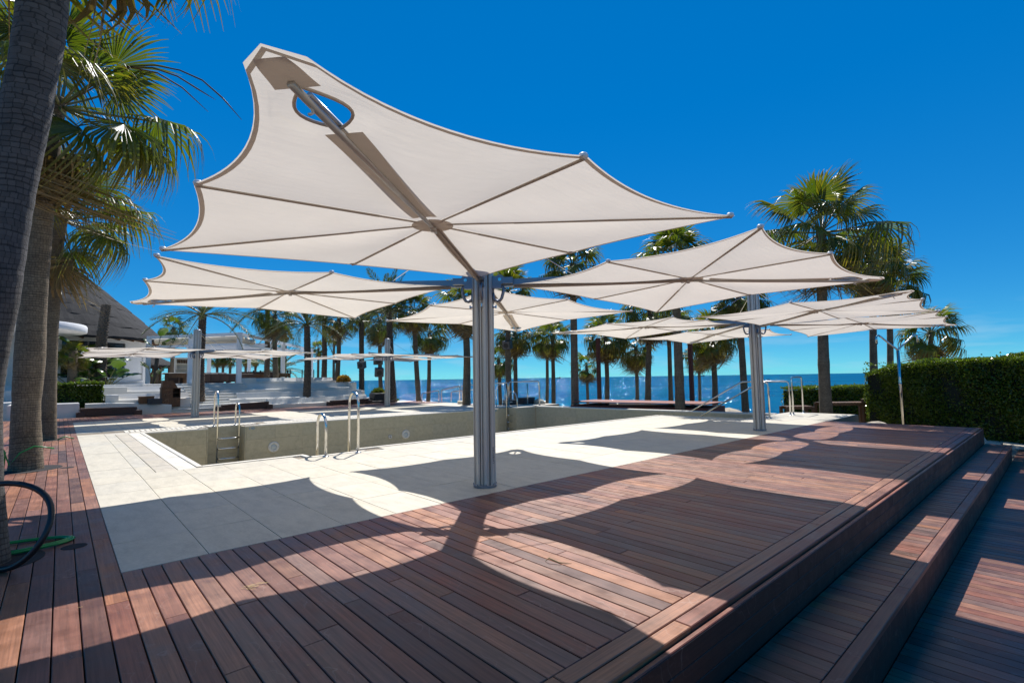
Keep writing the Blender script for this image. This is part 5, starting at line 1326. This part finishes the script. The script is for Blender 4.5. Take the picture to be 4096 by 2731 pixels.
# ================================================================ ladders and handrails
def arc(p0, p1, ztop, n=10):
    """inverted U between two foot points in plan, rounded at the top"""
    p0 = Vector(p0); p1 = Vector(p1); c_ = (p0+p1)/2; h_ = (p1-p0)/2; r_ = Vector((h_.x, h_.y, 0)).length; out = []
    for i in range(n+1):
        a = math.pi*i/n; q = c_-h_*math.cos(a); out.append(Vector((q.x, q.y, ztop-r_+r_*math.sin(a))))
    return out
def ladder(xl, xr, y_out, y_in, zl, zr, zbot, rungs, label):
    t = empty('pool_ladder', ((xl+xr)/2, y_out, 0)); tag(t, label, 'pool ladder', 'stainless steel pool ladders'); o_ = Vector(((xl+xr)/2, y_out, 0))
    for x, zt in ((xl, zl), (xr, zr)):
        pts = [Vector((x, y_out, .0))]+arc((x, y_out, 0), (x, y_in, 0), zt)+[Vector((x, y_in, zbot))]
        m = MB(); m.tube([p-o_ for p in pts], .0215, 12); m.build('handle', M['steel'], t, smooth=True)
        m = MB(); m.lathe([(.001, .022), (.03, .02), (.05, .012), (.055, .001), (.001, .001)], 18, (x-o_.x, 0, 0)); m.build('foot_flange', M['steel'], t, smooth=True)
    for z in rungs:
        m = MB(); a = [Vector((xl+.02-o_.x+(xr-xl-.04)*i/6, y_in-y_out-.02-.03*math.sin(math.pi*i/6), z)) for i in range(7)]; m.tube(a, .019, 8); rg_ = m.build('rung', M['steel'], t, smooth=True)
        for x in (xl, xr):
            m = MB(); s_ = 1 if x == xl else -1; m.tube([(x-o_.x, y_in-y_out, z), (x-o_.x+.05*s_, y_in-y_out-.01, z)], .027, 10); m.build('rung_cap', M['black'], t)
ladder(3.31, 3.875, 8.31, 8.68, .69, 1.035, -1.0, [-.3, -.6, -.9], 'stainless pool ladder on the near side of the pool, close to the big mast')
ladder(3.31, 3.86, 16.45, 16.02, 1.01, .665, -1.3, [-.32, -.6, -.88, -1.15], 'stainless pool ladder on the far side of the pool beside the 140 mark')
ladder(14.08, 14.69, 16.65, 15.98, 1.01, .67, -1.3, [-.32, -.6, -.88, -1.15], 'stainless pool ladder in the far right corner of the pool')
def rail(name, paths, label, group='stainless handrails', r_=.025, feet=()):
    o_ = Vector(paths[0][0]); o_ = Vector((o_.x, o_.y, 0)); t = empty(name, o_); tag(t, label, 'handrail', group)
    for p in paths:
        P = [Vector(q) for q in p]; Q = [P[0]]
        for i in range(1, len(P)-1):      # round the corners
            a = (P[i-1]-P[i]); b_ = (P[i+1]-P[i]); rr = min(.11, a.length*.4, b_.length*.4)
            A = P[i]+a.normalized()*rr; B_ = P[i]+b_.normalized()*rr
            for k in range(6): q = k/5; Q.append(A.lerp(P[i], q).lerp(P[i].lerp(B_, q), q))
        Q.append(P[-1]); m = MB(); m.tube([q-o_ for q in Q], r_, 10); m.build('rail', M['steel'], t, smooth=True)
    for f in feet: m = MB(); m.lathe([(.001, .02), (.035, .018), (.055, .008), (.058, .001), (.001, .001)], 16, (f[0]-o_.x, f[1]-o_.y, f[2] if len(f) > 2 else 0)); m.build('foot_flange', M['steel'], t, smooth=True)
rail('handrail', [[(16.6, 5.72, 0), (16.6, 5.72, 1.03), (16.6, 7.15, 1.02), (16.6, 9.6, -.36)]], 'long sloping handrail into the pool whose upper end crosses the right parasol mast', feet=[(16.6, 5.72)])
rail('handrail', [[(15.0, 5.72, 0), (15.0, 5.72, 1.03), (15.0, 5.98, 1.0), (15.0, 8.4, -.36)]], 'lower of the two handrails sloping into the pool beside the right parasol mast', feet=[(15.0, 5.72)])
rail('handrail', [[(16.78, 5.7, 0), (16.78, 5.7, 1.15), (17.77, 5.74, 1.15), (17.77, 5.74, 0)]], 'square hooped handrail at the right end of the tiled terrace', feet=[(16.78, 5.7), (17.77, 5.74)])
rail('handrail', [[(15.2, 24.5, 0), (15.23, 24.5, .46), (15.34, 23.0, .65), (15.36, 23.0, 0)]], 'sloping handrail section farthest left behind the pool, by the leaning palm', feet=[(15.2, 24.5), (15.36, 23.0)])
rail('handrail', [[(15.48, 22.9, 0), (15.48, 22.95, .66), (15.29, 21.0, .885), (15.3, 21.0, 0)]], 'middle section of the sloping handrails behind the pool', feet=[(15.48, 22.9), (15.3, 21.0)])
rail('handrail', [[(15.96, 22.73, 0), (15.9, 22.6, .56), (15.3, 18.8, .78)]], 'lower handrail running behind the middle section towards the large mast')
rail('handrail', [[(15.42, 20.9, 0), (15.42, 21.0, .91), (14.72, 16.6, 1.06), (14.74, 16.6, 0)]], 'sloping handrail passing behind the large mast to the pool ladder', feet=[(15.42, 20.9), (14.74, 16.6)])
rail('handrail', [[(14.80, 16.62, 0), (14.80, 16.62, 1.09), (16.31, 16.24, 1.09), (16.31, 16.22, 0)], [(14.98, 17.1, 0), (14.98, 17.1, 1.0)], [(16.2, 16.9, 0), (16.2, 16.9, .98)]], 'level handrail behind the far right pool ladder, above the black boxes', feet=[(16.31, 16.22), (14.80, 16.62)])
# shower: Y-shaped double head
t = empty('shower_post', (19.93, 3.55, -.55)); tag(t, 'Y-shaped stainless double shower post in front of the tall hedge', 'shower')
m = MB(); m.tube([(0, 0, -.35), (-.01, .01, 1.45), (-.03, .02, 2.5)], [.050, .050, .044], 12); m.build('post', M['steel'], t, smooth=True)
m = MB(); m.tube([(-.01, .01, 1.40), (-.01, .01, 1.47)], .058, 12); m.build('collar', M['steel'], t, smooth=True)
for s_ in (-1, 1):
    u_ = Vector((.68, -.73, 0))*s_
    pts = [Vector((-.03, .02, 2.46)), Vector((-.03, .02, 2.55))+u_*.03, Vector((-.03, .02, 2.78))+u_*.30, Vector((-.03, .02, 2.93))+u_*.46, Vector((-.03, .02, 3.0))+u_*.55, Vector((-.03, .02, 2.97))+u_*.61, Vector((-.03, .02, 2.88))+u_*.625, Vector((-.03, .02, 2.74))+u_*.625]
    m = MB(); m.tube(pts, [.03, .03, .03, .03, .03, .03, .032, .036], 10); arm_ = m.build('arm', M['steel'], t, smooth=True)
    m = MB(); e = pts[-1]; m.tube([e, e-Vector((0, 0, .03))], .030, 10); m.build('nozzle', M['black'], arm_)
# rusty posts and red boarded platform by the palms
M['rust'] = plain('rusty_steel', (0.095, 0.028, 0.018), .8, nscale=12, namt=.4)
for (x, y, zt, lb) in ((21.56, 16.9, 3.35, 'rusty square steel post behind the red platform, near the small low palm'), (22.45, 12.05, 2.95, 'rusty square steel post right of the thick palm at the end of the red platform')):
    m = MB(); m.box(-.085, .085, -.085, .085, -1.5, zt); o = m.build('rusty_post', M['rust'], loc=(x, y, 0)); tag(o, lb, 'post')
M['redwood'] = wood_mat('red_boards', axis=0, stops=[(0, (0.24, 0.075, 0.05)), (.5, (0.30, 0.095, 0.062)), (1, (0.20, 0.068, 0.05))], rough=.6)
t = empty('red_platform', (18.6, 12.3, 0)); tag(t, 'reddish boarded platform beyond the pool wall, a loose board lying on it', 'platform')
a_ = math.atan2(9.4-15.2, 17.9-17.0); 
for k in range(14):
    m = MB(); m.chbox(-3.1, 3.0, .0, .145, .02, .055, .004); o = m.build('board', M['redwood'], t, loc=(.15*k*math.cos(a_+math.pi/2)-.55, .15*k*math.sin(a_+math.pi/2), .09), rz=a_)
m = MB(); m.box(-3.15, 3.05, -.06, 2.1, -.9, -.02); m.build('frame', M['rust'], t, loc=(-.55, 0, 0), rz=a_)
m = MB(); m.chbox(-1.3, 1.3, -.06, .06, 0, .05, .004); o = m.build('loose_board', M['teak'], loc=(17.9, 11.9, .04), rz=a_+.35); tag(o, 'loose board lying across the red platform', 'board')
# low wooden frames near the tallest palm
def frame_bench(c, L_, w_, h_, rz, label):
    t = empty('slatted_bench', c, rz); tag(t, label, 'bench frame', 'wooden frames behind the terrace')
    for sx in (-1, 1):
        for sy in (-1, 1): m = MB(); m.chbox(sx*L_/2-.045, sx*L_/2+.045, sy*w_/2-.045, sy*w_/2+.045, 0, h_, .006); m.build('leg', M['teak'], t)
    for sy in (-1, 1): m = MB(); m.chbox(-L_/2, L_/2, sy*w_/2-.03, sy*w_/2+.03, h_-.09, h_+.002, .006); m.build('side_rail', M['teak'], t)
    n_ = max(4, int(L_/.11))
    for k in range(n_): x = -L_/2+L_*(k+.5)/n_; m = MB(); m.chbox(x-.04, x+.04, -w_/2, w_/2, h_, h_+.022, .004); m.build('slat', M['teak'], t)
frame_bench((21.2, 5.55, -.78), 1.6, .55, .96, -.80, 'long wooden slatted frame between the tallest palm and the hedge')
frame_bench((20.1, 6.7, -.76), .9, .5, .82, -.80, 'short wooden slatted frame left of the tallest palm trunk')
frame_bench((21.6, 4.55, -.78), .7, .5, 1.10, -.5, 'tall wooden frame leaning against the corner of the tall hedge')
# rocks and paving at the right
M['rock'] = plain('pale_rock', (0.42, 0.36, 0.27), .9, nscale=7, namt=.3, bumps=1.0)
def rock(c, r_, sc, seed, label):
    rg = random.Random(seed); bm = bmesh.new(); bmesh.ops.create_icosphere(bm, subdivisions=3, radius=r_)
    off = [Vector((rg.gauss(0, 1), rg.gauss(0, 1), rg.gauss(0, 1))).normalized() for _ in range(9)]; am = [rg.uniform(.1, .35) for _ in range(9)]
    for v in bm.verts:
        n_ = v.co.normalized(); k = 1.0
        for o_, a in zip(off, am): k -= a*max(0, n_.dot(o_)-.45)
        k += rg.uniform(-.025, .025); v.co = Vector((n_.x*sc[0], n_.y*sc[1], n_.z*sc[2]))*r_*k
    me = bpy.data.meshes.new('rock'); bm.to_mesh(me); bm.free(); me.materials.append(M['rock']); o = mesh_obj('rock', me, None, c, (0, 0, rg.uniform(0, 6))); tag(o, label, 'rock', 'pale rocks along the foot of the hedge'); return o
rock((18.5, 3.98, -.44), .42, (1.2, .9, .62), 1, 'pale rock against the end wall of the tiled terrace')
rock((16.0, 1.72, -.42), .42, (1, 1.1, .75), 2, 'largest pale rock at the far corner of the deck, with a shaded hollow')
rock((16.4, 1.32, -.58), .26, (1.1, 1, .7), 3, 'pale rock lower and right of the largest rock by the deck corner')
rock((15.75, 1.42, -.57), .28, (1, .9, .8), 4, 'pale rock tucked below the largest one by the deck corner')
rock((16.9, 1.45, -.64), .16, (1.5, 1, .6), 5, 'small flat rock at the edge of the stone paving')
rock((19.4, 3.15, -.55), .42, (1.3, .9, .5), 6, 'flat pale rock at the foot of the shower post')
rock((17.1, 17.0, .06), .28, (1.3, 1, .75), 7, 'pale rock just right of the level handrail behind the pool')
rock((18.4, 15.6, -.42), .55, (1.2, 1, .8), 8, 'small pale rock at the left end of the red platform')
rock((21.3, 9.6, -.50), .62, (1.4, 1, .6), 9, 'pale rock behind the sloping handrails near the right mast')
M['flag'] = plain('flagstone', (0.46, 0.40, 0.30), .85, nscale=6, namt=.22, bumps=.5)
pv = MB(); pv.box(16.2, 24, -7, 1.9, -.95, -.70); pave = pv.build('stone_path', M['ground']); tag(pave, 'path of irregular beige flagstones at the foot of the tall hedge', 'path', kind='structure')
rg = random.Random(3)
for i in range(9):
    for j in range(9):
        x = 17.45+i*.42+rg.uniform(-.05, .05)+(.2 if j % 2 else 0); y = 1.45-j*.46+rg.uniform(-.05, .05)
        if x > 20.5-.6*j: continue
        n_ = 6; m = MB(); vs = []
        an = [2*math.pi*(k+.35*rg.random())/n_ for k in range(n_)]
        sh = [(.235*math.cos(a)*rg.uniform(.85, 1.05), .255*math.sin(a)*rg.uniform(.85, 1.05)) for a in an]
        z1 = .03+rg.uniform(0, .02)
        vs = [(a, b_, -.03) for a, b_ in sh]+[(a, b_, z1-.01) for a, b_ in sh]+[(a*.94, b_*.94, z1) for a, b_ in sh]
        m.add(vs, [(k, (k+1) % n_, n_+(k+1) % n_, n_+k) for k in range(n_)]+[(n_+k, n_+(k+1) % n_, 2*n_+(k+1) % n_, 2*n_+k) for k in range(n_)]+[tuple(2*n_+k for k in range(n_))])
        m.build('flagstone', M['flag'], pave, loc=(x, y, -.69))
# boat with a wake, far ships
t = empty('motor_boat', W(330, (3068-2048)/1995*330, -4.0), YAW+1.2); tag(t, 'small motor boat with white wake seen beside the right parasol mast', 'boat')
m = MB(); m.add([(-2.2, -.8, 0), (1.2, -.9, 0), (3.2, 0, .4), (1.2, .9, 0), (-2.2, .8, 0), (-2.2, -.9, 1.0), (1.2, -1.0, 1.1), (3.6, 0, 1.3), (1.2, 1.0, 1.1), (-2.2, .9, 1.0)], [(0,1,6,5), (1,2,7,6), (2,3,8,7), (3,4,9,8), (4,0,5,9), (5,6,7,8,9), (4,3,2,1,0)]); m.build('hull', M['slate'], t)
m = MB(); m.chbox(-.9, .7, -.55, .55, 1.0, 2.1, .1); m.build('cabin', M['white'], t); m = MB(); m.box(-1.0, .9, -.6, .6, 2.1, 2.2); m.build('cabin_roof', M['slate'], t)
m = MB(); m.box(-2.5, -2.1, -.25, .25, .4, 1.4); m.build('outboard_motor', M['black'], t)
M['foam'] = plain('foam', (0.8, 0.82, 0.83), .8)
rg = random.Random(8); m = MB(); u_ = Vector((-1, 0, 0))
for k in range(240):
    s_ = rg.random(); x = -3-26*s_; y = rg.gauss(0, .5+.9*s_); r_ = rg.uniform(.15, .55)*(1-.5*s_)
    m.add([(x-r_*2, y, .03), (x, y-r_*.5, .12), (x+r_*2, y, .03), (x, y+r_*.5, .12)], [(0,1,2,3)])
o = m.build('wake', M['foam'], t, fix=False); tag(o, kind='stuff')
for (px, D, L_, lb) in ((2230, 2600, 14, 'tiny dark ship on the horizon between two close palms'), (2806, 3000, 12, 'tiny pale ship on the horizon left of the right mast')):
    t = empty('distant_ship', W(D, (px-2048)/1995*D, -4), YAW+1.4); tag(t, lb, 'ship')
    m = MB(); m.chbox(-L_, L_, -3, 3, 0, 3.5, .8); m.build('hull', M['slate'], t); m = MB(); m.chbox(-L_*.7, -L_*.2, -2.5, 2.5, 3.5, 8, .5); m.build('bridge', M['white'], t); m = MB(); m.cyl((L_*.3, 0), .6, 3.5, 9, 8); m.build('mast', M['slate'], t)

# ================================================================ small things on the near deck
M['hose_green'] = plain('green_hose', (0.012, 0.22, 0.045), .35)
M['hose_black'] = plain('black_pipe', (0.012, 0.012, 0.014), .35)
# black pipe bent in an upright loop round the foot of the left trunk
m = MB(); pts = []
c_ = Vector((-.27, 4.93, .30))
for i in range(41):
    a = -math.pi*.62+2*math.pi*.84*i/40; pts.append(c_+r0*(.335*math.cos(a))+Vector((0, 0, .285*math.sin(a)))+d0*(.05*math.sin(2*a)))
m.tube(pts, .019, 12); o = m.build('bent_pipe', M['hose_black'], smooth=True); tag(o, 'thick black pipe bent in a loop at the foot of the left trunk', 'pipe')
m = MB(); pts = []
for i in range(150):
    a = i*.20; q = a/(2*math.pi); r1 = .36+.02*math.sin(q*2.3); r2 = .13+.012*(i % 31)/31
    pts.append((-.33+.46*math.cos(a)*(1-.018*q)+.02*math.sin(q*3), 5.47+r2*1.35*math.sin(a)+.02*math.cos(q*2), .012+.006*(q % 3)))
m.tube(pts, .0085, 6); o = m.build('garden_hose', M['hose_green'], smooth=True); tag(o, 'coiled green garden hose on the planks behind the black pipe', 'hose')
m = MB(); pts = [(-.56, 10.22, .02), (-.55, 10.21, .3), (-.60, 10.20, .42), (-.50, 10.19, .12), (-.4, 10.2, .28), (-.25, 10.21, .36), (-.12, 10.22, .33), (-.04, 10.3, .30)]
m.tube(pts, .011, 6); o = m.build('garden_hose', M['hose_green'], smooth=True); tag(o, 'thin green hose tied round the middle trunk', 'hose')
m = MB(); m.tube([(-.0, 15.45, .01), (.05, 15.4, .05), (.14, 15.45, .07), (.22, 15.5, .03), (.28, 15.5, .01)], .012, 6); o = m.build('garden_hose', M['hose_green'], smooth=True); tag(o, 'short end of hose by the farthest of the three trunks', 'hose')
for (x, y, r_, lb) in ((.126, 5.24, .075, 'dark disc on the planks for the round hole beside the green hose'), (.124, 10.24, .075, 'dark disc on the planks for the round hole beside the middle trunk'), (.05, 15.2, .06, 'dark disc on the planks for the round hole near the farthest trunk'), ):
    m = MB(); m.lathe([(.001, .0032), (r_, .0032), (r_+.004, .0026), (r_+.005, .001)], 28, (x, y, 0)); o = m.build('deck_hole_shade', M['under']); tag(o, lb, 'deck hole')  # flat disc over uncut planks, its dark colour paints the shade inside a hole
for (x, y, r_, lb) in ((-.33, 10.48, .40, 'dark disc on the planks for the cut-out round the middle trunk'), (-.17, 15.66, .32, 'dark disc on the planks for the cut-out round the farthest trunk'), (-.36, 5.18, .32, 'dark disc on the planks for the cut-out round the left trunk')):
    m = MB(); m.lathe([(.001, .0034), (r_, .0034), (r_+.006, .001)], 32, (x, y, 0)); o = m.build('tree_pit_shade', M['under']); tag(o, lb, 'tree pit')  # planks run through; a flat dark disc paints the shade of the pit
# dry leaf scraps on the deck
M['straw'] = plain('dry_straw', (0.42, 0.30, 0.13), .8)
def scraps(c, n, sp, seed, label, L=(.012, .035)):
    rg = random.Random(seed); m = MB()
    for k in range(n):
        x = rg.gauss(0, sp[0]); y = rg.gauss(0, sp[1]); a = rg.uniform(-.5, .5)-.8; L_ = rg.uniform(*L); z = .004+.003*rg.random()
        d_ = Vector((math.cos(a), math.sin(a), 0))*L_; s_ = Vector((-math.sin(a), math.cos(a), 0))*.002
        p = Vector((x, y, z)); m.add([p-d_-s_, p-d_+s_, p+d_+s_+Vector((0, 0, .004)), p+d_-s_+Vector((0, 0, .004))], [(0, 1, 2, 3)])
    o = m.build('dry_leaf_scraps', M['straw'], loc=c, fix=False); tag(o, label, 'leaf scraps', kind='stuff')
scraps((.92, 3.42, 0), 13, (.035, .018), 1, 'little heap of straw-coloured leaf scraps on the near planks')
scraps((3.2, 3.3, 0), 26, (1.9, .9), 2, 'scattered dry leaf scraps over the near deck', (.004, .014))
scraps((5.5, 6.3, .0), 22, (3.0, 1.2), 3, 'few dry leaf scraps on the tiles', (.01, .03))
m = MB(); m.tube([(2.50, 2.46, .004), (2.505, 2.43, .03), (2.53, 2.36, .012), (2.60, 2.31, .004)], [.002, .005, .005, .001], 5); o = m.build('curled_leaf', M['straw']); tag(o, 'single curled dry leaf blade on the shaded deck', 'leaf')
